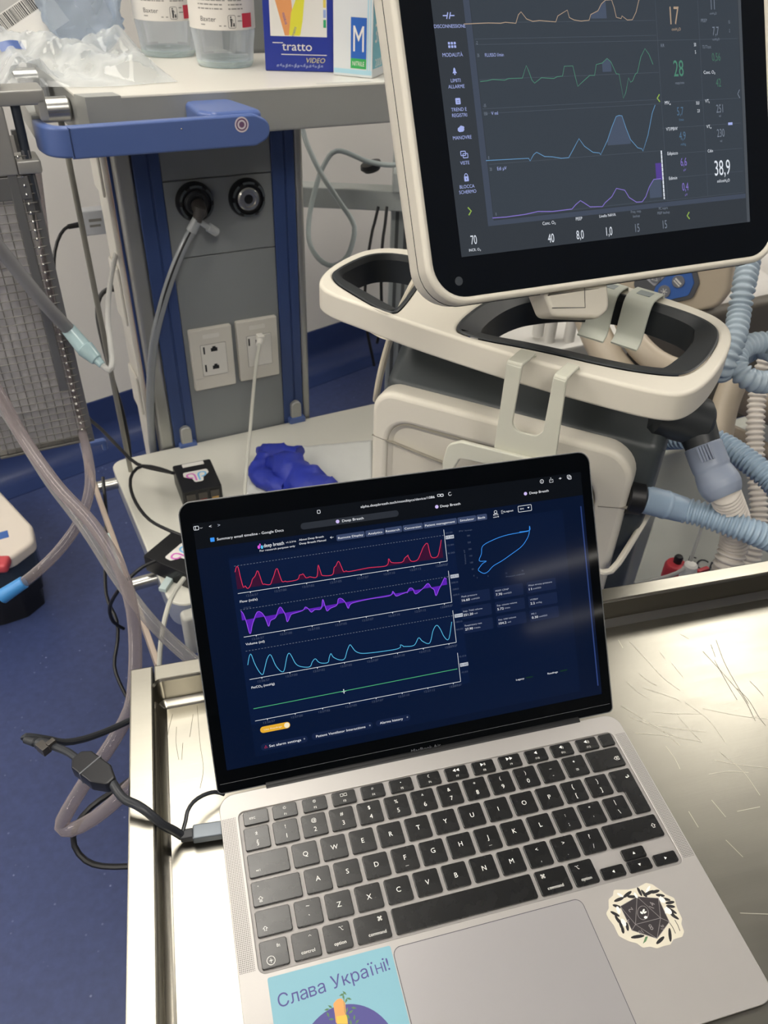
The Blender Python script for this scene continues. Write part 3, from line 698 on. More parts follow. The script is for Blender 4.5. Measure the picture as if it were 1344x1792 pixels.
obj('interface_text', LG(tgeo(TGL), .0002), glow('pixel_soft', '#b4bac8', 1.), disp, smooth=0)
obj('interface_text', LG(join(tgeo(TD), txt('Volume ml', .0012, .1972, .139, rot=PI / 2, maxw=.0105)), .0002), g_dim, disp, smooth=0)
R_ = lambda x0, x1, y0, y1, r=1.2: rrect(x0 * MM, x1 * MM, y0 * MM, y1 * MM, r * MM, 4)
obj('menu_tab', LG(join(*[flat(R_(a, b, 164.2, 168.6, .9), z) for a, b, z in ((104.6, 125.0, 0), (125.6, 139.4, 0), (140.0, 152.6, 0), (153.2, 168.2, 0), (168.8, 194.2, 0), (194.8, 209.2, 0), (209.6, 217.6, 0))]), .00014), g_tab, disp, smooth=0)
obj('browser_tab', LG(join(flat(R_(80.6, 151.4, 175.6, 180.2, 2.2))), .00012), g_tab2, disp, smooth=0)
obj('button', LG(join(flat(R_(34.6, 55.6, 38.3, 42.8, 2.2))), .00014), g_am, disp, smooth=0)
obj('button', LG(join(flat(circ(.0533, .04055, .0019, 20)), txt('Use Readings', .0011, .0435, .0405, maxw=.0125)), .0002), glow('pixel_cream', '#f4e6c4', 1.), disp, smooth=0)
for q in ((33.5, 66.5, 25.8, 30.6), (69.5, 114, 26.2, 31), (116.5, 142.5, 26.6, 31.2)): obj('button', LG(flat(R_(*q, 2.2)), .00013), g_pill, disp, smooth=0)
for a in (190, 216.6, 243.2):
    for b in (104.5, 93.6, 82.8): obj('value_tile', LG(flat(R_(a, a + 23.5, b, b + 8.6, 1)), .00013), g_pill, disp, smooth=0)
obj('icon', LG(join(*[flat(circ(x * MM, y * MM, .0006, 10)) for x, y in ((64.2, 28.4), (112, 28.6), (140.2, 29.2))]), .0002), g_g, disp, smooth=0)
obj('icon', LG(join(stroke(R_(8.9, 12.1, 185.4, 187.9, .5), .0003, closed=True), stroke(mmp((10.1, 185.4), (10.1, 187.9)), .0003),
    stroke(circ(.2636, .1866, .0014, 16), .0003, closed=True), stroke(mmp((263.6, 187.4), (263.6, 185.9), (263.1, 186.5)), .00025), stroke(mmp((270.6, 187.0), (269.8, 187.0), (269.8, 185), (272.6, 185), (272.6, 187), (271.8, 187)), .0003), stroke(mmp((271.2, 186.2), (271.2, 188.6), (270.6, 188)), .0003),
    stroke(R_(284.4, 286.8, 186.2, 188.6, .5), .0003, closed=True), stroke(R_(285.2, 287.6, 185.4, 187.8, .5), .0003, closed=True),
    stroke(circ(.1912, .1866, .0012, 14)[2:], .0003), stroke(R_(181.6, 183.6, 185.8, 187.4, .4), .0003, closed=True), stroke(R_(184, 186, 185.6, 187.2, .4), .0004, closed=True),
    stroke(R_(93.4, 95.4, 185.4, 187.6, .4), .0003, closed=True), stroke(circ(.2246, .1688, .0011, 12), .0003, closed=True), stroke(mmp((222.6, 166.6), (223.4, 167.5), (225.8, 167.5), (226.6, 166.6), (222.6, 166.6)), .0003),
    stroke(R_(242.6, 253.2, 166.2, 170.6, .5), .0003, closed=True), stroke(mmp((230.6, 169.2), (229.2, 169.2), (229.2, 167), (230.6, 167)), .00025), stroke(mmp((230, 168.1), (231.6, 168.1)), .00025)), .0002), g_w, disp, smooth=0)
obj('icon', LG(join(*[flat(circ(x * MM, y * MM, .0013, 16)) for x, y in ((106.8, 177.9), (180.2, 178.6), (249.6, 179.2))]), .00018), glow('pixel_lilac', '#cdbcf0', 1.), disp, smooth=0)
obj('icon', LG(flat(R_(18.6, 21.4, 176.0, 178.8, .4)), .00018), g_bl, disp, smooth=0)
obj('icon', LG(stroke(mmp((36.0, 27.4), (37.9, 27.4), (36.95, 29.1)), .0003, closed=True), .00018), g_red, disp, smooth=0)
obj('icon', LG(join(flat(circ(.0502, .1679, .0009, 10, .0013)), flat(circ(.0512, .1694, .0005, 8, .0009))), .0002), glow('pixel_magenta', '#d25ad8', 1.), disp, smooth=0)
obj('icon', LG(join(flat(circ(.0523, .1676, .0009, 10, .0013))), .0002), g_cy, disp, smooth=0)
for (x, y, s) in ((184.2, 155.4, '17.28'), (184.6, 126.4, '419.75'), (184.4, 97.0, '363.04'), (184.4, 60.0, '0.00')):
    obj('value_box', [LG(flat(R_(x, x + 6.4, y - 1.3, y + 1.3, .2)), .00017), LG(txt(s, .0012, (x + 3.2) * MM, y * MM, maxw=.0054), .00021)], [g_box, glow('pixel_dark', '#3a3f48', 1.)], disp, smooth=0)
obj('scroll_bar', LG(stroke(mmp((293.2, 24), (293.2, 164)), .0010), .00014), glow('pixel_scroll', '#2c3f74', 1.), disp, smooth=0)
obj('status_mark', LG(join(stroke(mmp((235, 41), (240.5, 41)), .0009), stroke(mmp((263, 41), (269, 41)), .0009)), .00014), glow('pixel_darkgreen', '#12351f', 1.), disp, smooth=0)

# stickers on the palm rest
m_stk = mat('sticker_blue', '#7cabba', .45, var=.02); m_stp = mat('print_violet', '#4d4a86', .5, var=.03)
m_or = mat('print_orange', '#d99a5c', .5, var=.08); m_ye = mat('print_yellow', '#d3b24a', .5, var=.06); m_lf = mat('print_green', '#557a55', .5, var=.1)
ST = .00012
stick = obj('sticker', prism(rrect(.0020, .0762, -.166, -.0856, .0012, 3), 0, ST, 0, 0), m_stk, laptop, smooth=0, label='light blue sticker with Cyrillic lettering')
def lpts(*p): return [lp(*q) for q in p]
a0, a1 = lp(487, 1757), lp(681, 1690)
rt = math.atan2(a1[1] - a0[1], a1[0] - a0[0])
obj('lettering', txtc('Слава Україні!', .0068, (a0[0] + a1[0]) / 2, (a0[1] + a1[1]) / 2 + .0012, rot=rt, maxw=math.hypot(a1[0] - a0[0], a1[1] - a0[1]), z=ST + .00006), m_stp, stick, smooth=0)
gc = lp(612, 1858); gr = abs(gc[1] - lp(618, 1753)[1])
globe = [q for q in circ(gc[0], gc[1], gr, 60) if True]
obj('picture', flat([(x, max(y, -.1655)) for x, y in globe], ST + .00004), m_stp, stick, smooth=0)
hand = lpts((583, 1757), (590, 1749), (597, 1747), (604, 1755), (605, 1770), (609, 1792), (588, 1792), (586, 1775))
obj('picture', flat(fillet(hand, .0012, 3), ST + .00008), m_or, stick, smooth=0)
obj('picture', flat(lpts((589, 1779), (607, 1776), (609, 1792), (590, 1792)), ST + .0001), m_ye, stick, smooth=0)
lf = []
for i, (x, y) in enumerate(((572, 1767), (578, 1762), (601, 1745), (606, 1751), (598, 1741), (611, 1748), (574, 1776), (607, 1768), (614, 1771), (619, 1764), (609, 1779), (620, 1781), (625, 1788), (580, 1784), (603, 1738), (614, 1790))):
    q = lp(x, y); a = (i * 2.4) % 6.28; c, s = math.cos(a), math.sin(a); L_ = .0016; w_ = .0006
    lf.append(flat([(q[0] - L_ * c, q[1] - L_ * s), (q[0] + w_ * s, q[1] - w_ * c), (q[0] + L_ * c, q[1] + L_ * s), (q[0] - w_ * s, q[1] + w_ * c)], ST + .00011))
obj('picture', join(*lf, stroke(lpts((612, 1790), (603, 1770), (601, 1738)), .0003, ST + .0001)), m_lf, stick, smooth=0)
# die-cut sticker with a dark twenty-sided die
S6 = 304 / 1344.
def d6(*p): return [lp(1040 + x * S6, 1540 + y * 252 / 1114) for x, y in p]
m_cream = mat('sticker_cream', '#cfc9b8', .4, var=.02); m_die = mat('print_charcoal', '#2e2a2d', .45, var=.12); m_line = mat('print_line', '#8b8687', .5, var=.02); m_fe = mat('print_black', '#1d1c20', .5, var=.1); m_wp = mat('print_white', '#e6e6e2', .5)
die = obj('sticker', prism(fillet(d6((150,75),(260,75),(330,60),(400,22),(450,35),(520,85),(550,110),(620,140),(635,200),(650,240),(680,300),(672,340),(695,400),(680,440),(610,460),(590,500),(540,510),(485,530),(430,515),(375,525),(330,490),(270,475),(190,435),(150,350),(110,300),(90,260),(112,220),(110,150),(145,120)), .0018, 4), 0, ST), m_cream, laptop, smooth=0, label='die-cut sticker with a dark twenty-sided die')
fe = []
for x, y, a, l in ((190,150,20,45),(175,205,-15,40),(160,265,-25,45),(180,310,-55,40),(205,350,-70,45),(220,390,-80,30),(255,110,35,45),(290,130,0,40),(350,95,-60,40),(385,110,-50,40),(420,100,25,50),(470,90,15,40),(510,120,-5,40),(550,150,-10,45),(585,175,10,40),(590,205,-5,40),(590,255,-35,50),(620,285,-30,45),(600,240,-30,50),(255,365,-80,35),(335,438,8,60),(510,470,-140,45),(585,420,95,55)):
    q = d6((x - l * math.cos(math.radians(a)) * .9, y + l * math.sin(math.radians(a)) * 1.1), (x + l * math.cos(math.radians(a)) * .9, y - l * math.sin(math.radians(a)) * .9))
    d = np.array(q[1]) - np.array(q[0]); L_ = np.linalg.norm(d); d = d / L_; nn = np.array([-d[1], d[0]]); c0 = (np.array(q[0]) + np.array(q[1])) / 2
    fe.append(flat([tuple(c0 + d * L_ / 2 * math.cos(t) + nn * .0010 * math.sin(t)) for t in [2 * PI * k / 12 for k in range(12)]], ST + .00003 + .000001 * len(fe)))
obj('picture', join(*fe), m_fe, die, smooth=0)
DI = d6((330,130),(495,142),(580,325),(485,455),(290,390),(200,205))
obj('picture', flat(DI, ST + .00008), m_die, die, smooth=0)
ln = [[(330,130),(512,295)],[(330,130),(318,345)],[(318,345),(512,295)],[(318,345),(200,205)],[(318,345),(290,390)],[(318,345),(485,455)],[(512,295),(485,455)],[(512,295),(580,325)],[(512,295),(495,142)],[(330,130),(495,142)],[(330,130),(200,205)],[(495,142),(580,325)],[(580,325),(485,455)],[(485,455),(290,390)],[(290,390),(200,205)]]
numb = []
for s, x, y, h, a in (('2', 280, 232, 3.2, 1.9), ('14', 445, 195, 3.2, .9), ('8', 437, 365, 3.4, .15), ('10', 360, 405, 2.4, -2.9), ('16', 525, 365, 2.4, 1.3), ('9', 262, 318, 2.4, 2.4)):
    q = d6((x, y))[0]; numb.append(txt(s, h * MM, q[0], q[1], rot=a, z=ST + .00011))
obj('picture', join(*[stroke(d6(*l), .00028, ST + .0001) for l in ln], *numb, stroke(d6(*[(376 + 42 * math.cos(t) - 6 * math.sin(t), 255 + 10 * math.cos(t) + 52 * math.sin(t)) for t in [2 * PI * k / 24 for k in range(24)]]), .0003, ST + .00011, closed=True)), m_line, die, smooth=0)
wl = []
for x, y, l, w, a in ((380,240,16,8,70),(365,255,14,7,140),(392,252,14,7,30),(397,290,14,11,0),(525,155,30,18,-40),(515,150,26,8,-80),(570,240,36,20,-40),(556,235,28,9,-100),(185,235,32,14,-70),(225,330,34,16,-60),(200,118,28,9,-30),(415,72,30,10,60),(320,120,26,9,-60)):
    c, s = math.cos(math.radians(a)), -math.sin(math.radians(a))
    wl.append(flat(d6(*[(x + l * c * math.cos(t) - w * s * math.sin(t), y + l * s * math.cos(t) + w * c * math.sin(t)) for t in [2 * PI * k / 10 for k in range(10)]]), ST + .00014 + .000001 * len(wl)))
obj('picture', join(*wl), m_wp, die, smooth=0)
obj('picture', flat(d6((395,440),(415,438),(400,475),(375,495)), ST + .00012), m_lf, die, smooth=0)
obj('picture', join(stroke(d6((580,330),(605,365),(628,415)), .0004, ST + .0001), stroke(d6((622,310),(645,350),(662,395)), .0004, ST + .0001)), m_fe, die, smooth=0)

# ================================================================== SUPPLY COLUMN WITH ITS SHELVES
CA = math.radians(11.5)
CU = npa(math.cos(CA), math.sin(CA), 0); CV = npa(-math.sin(CA), math.cos(CA), 0); CO = npa(.0937, 1.0619, 0)
CM = frame(CO, CU, CV)
def cw(u, v, z): return CO + u * CU + v * CV + npa(0, 0, z)
def onv(x, y, v):
    P = onp(x, y, cw(0, v, 0), CV) - CO; return (P @ CU, P[2])
def pv(x, y, v): return onp(x, y, cw(0, v, 0), CV)
def ocz(x, y, z):
    P = onz(x, y, z) - CO; return (P @ CU, P @ CV)
# frames whose local xy is the (u, z) plane, local z pointing at the viewer (-v)
def UZ(v=0.): return Matrix(((1, 0, 0, 0), (0, 0, -1, v), (0, 1, 0, 0), (0, 0, 0, 1)))
m_cgrey = mat('column_grey', '#8b8d8c', .5, .25, var=.03, vscale=8)
m_cpan = mat('panel_grey', '#84888a', .55, .1, var=.03, vscale=6)
m_cblue = mat('column_blue', '#344878', .42, var=.05, vscale=20)
m_csil = mat('column_silver', '#a9aaa6', .38, .7, var=.03)
m_cream_p = mat('cream_plastic', '#d6d3ca', .45, var=.03)
m_seam = mat('seam_dark', '#3d4042', .7)
m_hblue = mat('handle_blue', '#51669c', .33, spec=.5, var=.03, vscale=25)
m_shelf = mat('shelf_white', '#d2cfc6', .34, var=.025, vscale=12)
m_shelfe = mat('shelf_edge', '#a9aaa6', .42, .35, var=.03)
m_blackp = mat('black_plastic', '#141518', .42, var=.1)
m_sil = mat('polished_metal', '#c4c3be', .25, .9, var=.04)
column = thing('supply_column', 'tall grey and blue medical supply column with gas outlets and wall sockets', 'supply column', CM)
CT = 1.143
obj('housing', bx(-.153, .151, .006, .20, .40, CT, .004), m_cgrey, column)
obj('neck', bx(.10, .27, .155, .235, CT, RH - .002, .004), m_cgrey, column)
obj('front_panel', [xf(bx(-.0845, .0955, z0, z1, 0, .004, .0008, 1), UZ(.0045)) for z0, z1 in ((.40, .925), (.9265, 1.0485), (1.05, CT))], [m_cpan] * 3, column)
for u0, u1 in ((-.1265, -.0850), (.0960, .1360)):
    um = (u0 + u1) / 2 + .003
    obj('blue_strip', join(bx(u0, um - .0012, -.0015, .006, .40, CT, .0012, 1), bx(um + .0012, u1, -.0015, .006, .40, CT, .0012, 1), bx(um - .0015, um + .0015, .001, .006, .40, CT)), m_cblue, column)
for u0, u1 in ((-.1535, -.127), (.1365, .1525)):
    obj('corner_profile', bx(u0, u1, .0005, .03, .40, CT, .006, 3), m_csil, column)
# side of the column: cream channel with covers, thin strips coloured as peach and blue reflections
obj('cable_channel', bx(-.166, -.1535, .045, .125, .42, CT, .004), m_cream_p, column)
for z0, z1 in ((1.02, 1.10), (.80, .905), (.62, .70)):
    obj('channel_cover', bx(-.171, -.1655, .05, .12, z0, z1, .004), m_cream_p, column)
obj('edge_reflection', bx(-.1575, -.1535, .031, .035, .42, CT), m_cblue, column)
obj('edge_reflection', bx(-.157, -.1535, .040, .043, .42, CT), mat('reflection_tan', '#b98f76', .5), column)
# studs at the feet of the strips
for px_, py_ in ((325, 760), (517, 715)):
    u, z = onv(px_, py_, -.004)
    st = obj('stud', xf(prism(fillet([(-.0105, -.030), (.0105, -.030), (.0105, .018), (-.0105, .018)], .0104, 6), 0, .010, .003, 0, 3), tr(u, 0, z) @ UZ(-.001)), m_shelfe, column)
    obj('stud_clip', xf(prism(rrect(-.016, .018, -.034, -.016, .005), 0, .013, .003, 0, 2), tr(u, 0, z) @ UZ(-.001)), m_hblue, st)
# gas outlets
m_ringlab = mat('outlet_label', '#4e5457', .4, var=.1)
def outlet(px_, py_, plugged):
    u, z = onv(px_, py_, 0)
    B = tr(u, 0, z) @ UZ(-.0005)
    ring_ = obj('gas_outlet', xf(lathe([(.031, 0), (.031, .004), (.0285, .012), (.0265, .0145), (.0235, .0148), (.0225, .011), (.016, .010)], 40), B), m_blackp, column)
    seg = []
    for k in range(6):
        a0_, a1_ = k * PI / 3 + .1, k * PI / 3 + .85
        arc = [(.0278 * math.cos(a0_ + (a1_ - a0_) * i / 8), .0278 * math.sin(a0_ + (a1_ - a0_) * i / 8)) for i in range(9)] + [(.0245 * math.cos(a1_ - (a1_ - a0_) * i / 8), .0245 * math.sin(a1_ - (a1_ - a0_) * i / 8)) for i in range(9)]
        seg.append(prism(arc, .0125, .0153))
    obj('label_ring', xf(join(*seg), B), m_ringlab, ring_)
    obj('socket', xf(lathe([(.019, .009), (.019, .013), (.0165, .0152), (.0125, .0152), (.0115, .012), (.0075, .012), (.0065, .004), (0, .004)], 32), B), m_sil if not plugged else mat('socket_dark', '#3c3e40', .35, .4), ring_)
    obj('socket_bore', xf(lathe([(0, .0045), (.006, .0048)], 20), B), m_blackp, ring_)
    return u, z
o1 = outlet(340, 352, True); o2 = outlet(431, 345, False)
# wall sockets
m_plate = mat('socket_cream', '#cfccc2', .42, var=.02); m_module = mat('socket_module', '#dad8d0', .4, var=.02); m_hole = mat('socket_hole', '#16171a', .6)
def socket(u0, u1, z0, z1, holes, plug):
    B = UZ(-.0002)
    p = obj('socket_plate', xf(prism(rrect(u0, u1, z0, z1, .003), 0, .009, .003, 0, 2), B), m_plate, column)
    w = u1 - u0; um = (u0 + u1) / 2 + .003
    obj('socket_module', xf(join(prism(rrect(um - .024, um + .022, z0 + .028, z1 - .030, .001, 2), .0085, .0105, .0006, 0, 1)), B), m_module, p)
    obj('module_gap', xf(stroke(rrect(um - .024, um + .022, z0 + .028, z1 - .030, .001, 2), .0012, .0093, closed=True), B), m_seam, p)
    hs = []
    for fx, fz in holes:
        x, z = um + fx, z0 + fz
        hs.append(prism([(x - .006, z - .004), (x + .006, z - .004), (x + .006, z + .003), (x + .003, z + .003), (x + .003, z + .006), (x - .003, z + .006), (x - .003, z + .003), (x - .006, z + .003)], .0100, .01075))
        hs.append(prism([(x - .020, z - .007), (x - .017, z - .007), (x - .017, z + .007), (x - .020, z + .007)], .0100, .01065))
    if hs: obj('socket_hole', xf(join(*hs), B), m_hole, p)
    obj('screw_mark', xf(prism(rrect(um - .018, um + .012, z1 - .018, z1 - .010, .002), .0088, .0095), B), m_module, p)
socket(-.0763, .0018, .6810, .8000, ((.0, .079), (.0, .044)), False)
socket(.0103, .0882, .6830, .8020, ((-.002, .078),), True)

# --- top shelf
ZS = 1.20
shelf = thing('top_shelf', 'pale equipment shelf high on the supply column with bottles and boxes', 'shelf', CM)
TS = [(-.2085, -.128), (-.199, -.152), (.30, -.152), (.31, -.14), (.31, .24), (.275, .24), (.275, .15), (.095, .15), (.095, .24), (-.2265, .24)]
obj('shelf_board', [prism(TS, ZS - .003, ZS, .002, 0, 2), prism(inset(TS, .0004), ZS - .056, ZS - .003, 0, .004, 2)], [m_shelf, m_shelfe], shelf)
obj('corner_cap', join(prism([(-.2089, -.128), (-.1993, -.1526), (-.155, -.1527), (-.160, -.128)], ZS - .055, ZS + .0006, .001)), m_shelfe, shelf, label='pale grey corner cap')
obj('side_label', bx(-.2262, -.2222, .02, .075, ZS - .044, ZS - .012), mat('label_grey', '#8d8f90', .6), shelf)
q0, q1 = ocz(545, 143, ZS), ocz(650, 143, ZS)
obj('shelf_label', flat([(q0[0], -.147), (q1[0], -.147), (q1[0], -.137), (q0[0], -.137)], ZS + .0004), mat('label_pale', '#c6c6c0', .6), shelf, smooth=0)
# rail on the left side with stubs, blue handle at its front end
for vv in (-.085, .15):
    obj('rail_stub', xf(lathe([(.014, 0), (.0155, .002), (.0155, .043), (.014, .045)], 24), tr(-.212, vv, 1.176) @ rot(-PI / 2, 'Y')), m_sil, shelf)
obj('side_rail', bx(-.270, -.258, -.185, .24, 1.160, 1.190, .002), m_csil, shelf)
HZ0, HZ1 = 1.150, 1.186
def thick(path, w):
    p = np.array(path); t = np.gradient(p, axis=0); t = t / np.linalg.norm(t, axis=1)[:, None]; nn = np.stack([-t[:, 1], t[:, 0]], 1)
    return [tuple(q) for q in p + nn * w / 2] + [tuple(q) for q in (p - nn * w / 2)[::-1]]
ha = smooth_path([(-.264, -.185, 0), (-.2635, -.20, 0), (-.258, -.222, 0), (-.246, -.2345, 0), (-.232, -.237, 0)], .004)[:, :2]
obj('handle', join(prism(thick(ha, .013), HZ0 + .001, HZ1, .004, .004, 3),
    xf(prism(fillet([(-.238, HZ0), (-.008, HZ0 - .001), (.012, HZ0 + .008), (.012, HZ1 - .008), (-.008, HZ1 + .001), (-.238, HZ1)], [.001, .017, .014, .014, .017, .001], 6), 0, .014, .003, .003, 3), UZ(-.230))), m_hblue, shelf)
obj('handle_return', prism(fillet([(-.075, -.150), (-.075, -.215), (-.060, -.236), (.006, -.236), (.004, -.22), (-.012, -.150)], .012, 4), HZ0 + .016, HZ1 + .004, .006, .003, 3), m_hblue, shelf)
eu, ez_ = onv(423, 218, -.2445)
obj('handle_emblem', [xf(flat(circ(eu, ez_, .0092, 28), .0002), UZ(-.2443)), xf(flat(circ(eu, ez_, .0074, 28), .0003), UZ(-.2443)), xf(flat(circ(eu, ez_, .0056, 28), .0004), UZ(-.2443)), xf(flat(circ(eu, ez_, .0036, 28), .0005), UZ(-.2443))],
    [mat('emblem_pale', '#d8cfd4', .4), mat('emblem_plum', '#6d4f6d', .4), mat('emblem_pale', '#d8cfd4'), mat('emblem_plum', '#6d4f6d')], shelf, smooth=0, label='round target emblem')
obj('rivet', xf(lathe([(.0013, 0), (.0008, .0008), (0, .001)], 10), tr(*(lambda q: (q[0], 0, q[1]))(onv(318, 226, -.2445))) @ UZ(-.2440)), m_sil, shelf)

# --- lower shelf
ZL = .57
low = thing('lower_shelf', 'pale shelf low on the supply column with black boxes and glove', 'shelf', CM)
LS = fillet([(-.245, -.43), (.335, -.43), (.335, -.0035), (-.250, -.0035)], [.03, .03, .012, .025], 5)
obj('shelf_board', [prism(LS, ZL - .004, ZL, .003, 0, 2), prism(inset(LS, .0006), ZL - .05, ZL - .004, 0, .006, 2)], [mat('shelf_low', '#cfcec4', .36, var=.03, vscale=10), mat('shelf_side', '#8d94a6', .5, var=.03)], low)
obj('front_cover', prism(rrect(-.236, -.10, -.455, -.431, .008), ZL - .085, ZL - .006, .006, .006, 3), mat('cover_pale', '#b7b7b0', .45, var=.03), low)
for vv in (-.045, -.33):
    obj('rail_stub', xf(lathe([(.009, 0), (.0105, .002), (.0105, .040), (.009, .042)], 24), tr(-.243, vv, ZL - .022) @ rot(-PI / 2, 'Y')), m_sil, low)
m_tan = mat('rail_beige', '#b6a79a', .45, .2, var=.05)
obj('side_rail', bx(-.292, -.284, -.52, .055, ZL - .034, ZL - .008, .002), m_tan, low)
obj('rail_hook', join(bx(-.292, -.278, .045, .057, ZL - .012, ZL + .016, .003), bx(-.292, -.246, .045, .057, ZL + .008, ZL + .018, .003), bx(-.254, -.244, .045, .057, ZL - .006, ZL + .016, .003)), m_hblue, low)
obj('rail_splice', bx(-.2955, -.2905, -.33, -.20, ZL - .032, ZL - .010, .001), mat('splice_mint', '#b9cdc9', .4), low)
# vertical support rod between the two side rails
rod_ = obj('support_rod', lathe([(.0042, .38), (.0042, 1.158)], 14), mat('rod_grey', '#8f8d84', .45, .4), None)
rod_.data.transform(Matrix.Identity(4))
rod_.location = tuple(cw(-.222, -.05, .38))
tag(rod_, 'thin vertical grey rod hanging left of the supply column', 'rod')

# ================================================================== THINGS ON THE TOP SHELF
m_glassb = clear('bottle_glass', '#eaf0f6', .94, .03, .9)
m_water = liquid('bottle_liquid', '#f4f8fb', .7)
m_label = mat('bottle_label', '#d5d1cb', .55, var=.015); m_ink = mat('ink_dark', '#37373a', .6); m_ink2 = mat('ink_grey', '#85837f', .6); m_redp = mat('print_red', '#c13447', .55, var=.03); m_pen = mat('pen_red', '#b5364a', .5)
def curved(g, R):
    """wrap flat print (x across, y up) round a bottle whose front faces -y"""
    V = g[0].copy(); a = V[:, 0] / R; rr = R + V[:, 2]
    return (np.stack([rr * np.sin(a), -rr * np.cos(a), V[:, 1]], 1), g[1])
def bottle(pxx, pyy, label, scribble):
    b = onz(pxx, pyy, ZS); yaw = math.atan2(b[1] - CAM[1], b[0] - CAM[0]) - PI / 2
    t = thing('glass_bottle', label, 'bottle', tr(b[0], b[1], ZS + .0003) @ rot(yaw, 'Z'), 'infusion bottles on the top shelf')
    R = .0485
    prof = [(.030, .004), (.0395, 0), (.0425, .003), (.0435, .010), (.0455, .030), (.0478, .045), (R, .055), (R, .185), (.046, .20), (.030, .225), (.018, .240), (.0165, .265), (.0155, .27)]
    obj('glass', lathe(prof, 48), m_glassb, t, smooth=50)
    obj('base_rim', lathe([(.036, .0005), (.0405, .0002), (.0432, .005), (.0435, .0085), (.0420, .0095), (.0340, .007), (.0300, .0055)], 48), clear('bottle_base', '#d6e2e0', .75, .05, .9), t, smooth=50)
    obj('liquid', lathe([(0, .0105), (.038, .0105), (.0412, .013), (.0435, .030), (.0458, .045), (.0465, .055), (.0465, .16), (0, .16)], 48), m_water, t)
    la, lb = .0505, .180; half = 1.75
    lg_ = gridsurf(lambda i, j: (half * R * (2 * i - 1), la + (lb - la) * j, .0004), 48, 2)
    l = obj('label', curved(lg_, R), m_label, t, smooth=60)
    pr = [curved(txt('Baxter', .0062, -.033, .0645, 'L', maxw=.024, z=.0006), R)]
    obj('printing', join(*pr), m_ink, l, smooth=0)
    fine = []
    random.seed(3)
    for k in range(9):
        y = .0765 + k * .0052
        for x0, x1 in ((-.036, .006 - random.random() * .01), (.010, .036 - random.random() * .006)):
            x = x0
            while x < x1 - .002:
                w = .002 + random.random() * .006; w = min(w, x1 - x); fine.append(curved(flat([(x, y), (x + w, y), (x + w, y + .0016), (x, y + .0016)], .0006), R)); x += w + .0011
    for x, y, w in ((-.033, .0565, .007), (-.005, .0555, .010), (.023, .0675, .005), (.023, .0615, .007)): fine.append(curved(flat([(x, y), (x + w, y), (x + w, y + .0014), (x, y + .0014)], .0006), R))
    obj('fine_print', join(*fine), m_ink2, l, smooth=0)
    pic = join(stroke(rrect(.0085, .0195, .0535, .0695, .002, 3), .0006, .0006, closed=True), flat(circ(.0125, .0672, .0012, 10), .0006), flat([(.0112, .0655), (.0140, .0655), (.0145, .060), (.0138, .055), (.0116, .055), (.0118, .060)], .0006), stroke([(.0140, .065), (.0160, .062)], .0008, .0006), flat([(.0150, .0555), (.0182, .0555), (.0176, .060), (.0158, .060)], .0006))
    obj('printing', curved(pic, R), m_ink, l, smooth=0)
    gr_ = gridsurf(lambda i, j: (.0305 + .020 * i, .0535 + .018 * j, .0006), 8, 1)
    obj('red_box', curved(gr_, R), m_redp, l, smooth=60)
    if scribble:
        obj('handwriting', curved(join(stroke(smooth_path([(-.024, .1090, 0), (-.012, .1065, 0), (-.002, .111, 0), (.001, .1185, 0), (-.004, .121, 0)], .002), .0018, .0008), stroke(smooth_path([(.012, .119, 0), (.011, .111, 0), (.016, .108, 0), (.020, .113, 0), (.019, .1185, 0)], .002), .0018, .0008), stroke(smooth_path([(.021, .110, 0), (.027, .1085, 0), (.034, .112, 0), (.036, .119, 0)], .002), .0018, .0008)), R), m_pen, l, smooth=0, label='red handwritten strokes')
bottle(395, 113, 'clear glass bottle with red pen strokes on its label, beside the blue box', True)
bottle(296, 95, 'clear glass bottle half hidden behind the bottle with red pen strokes', False)

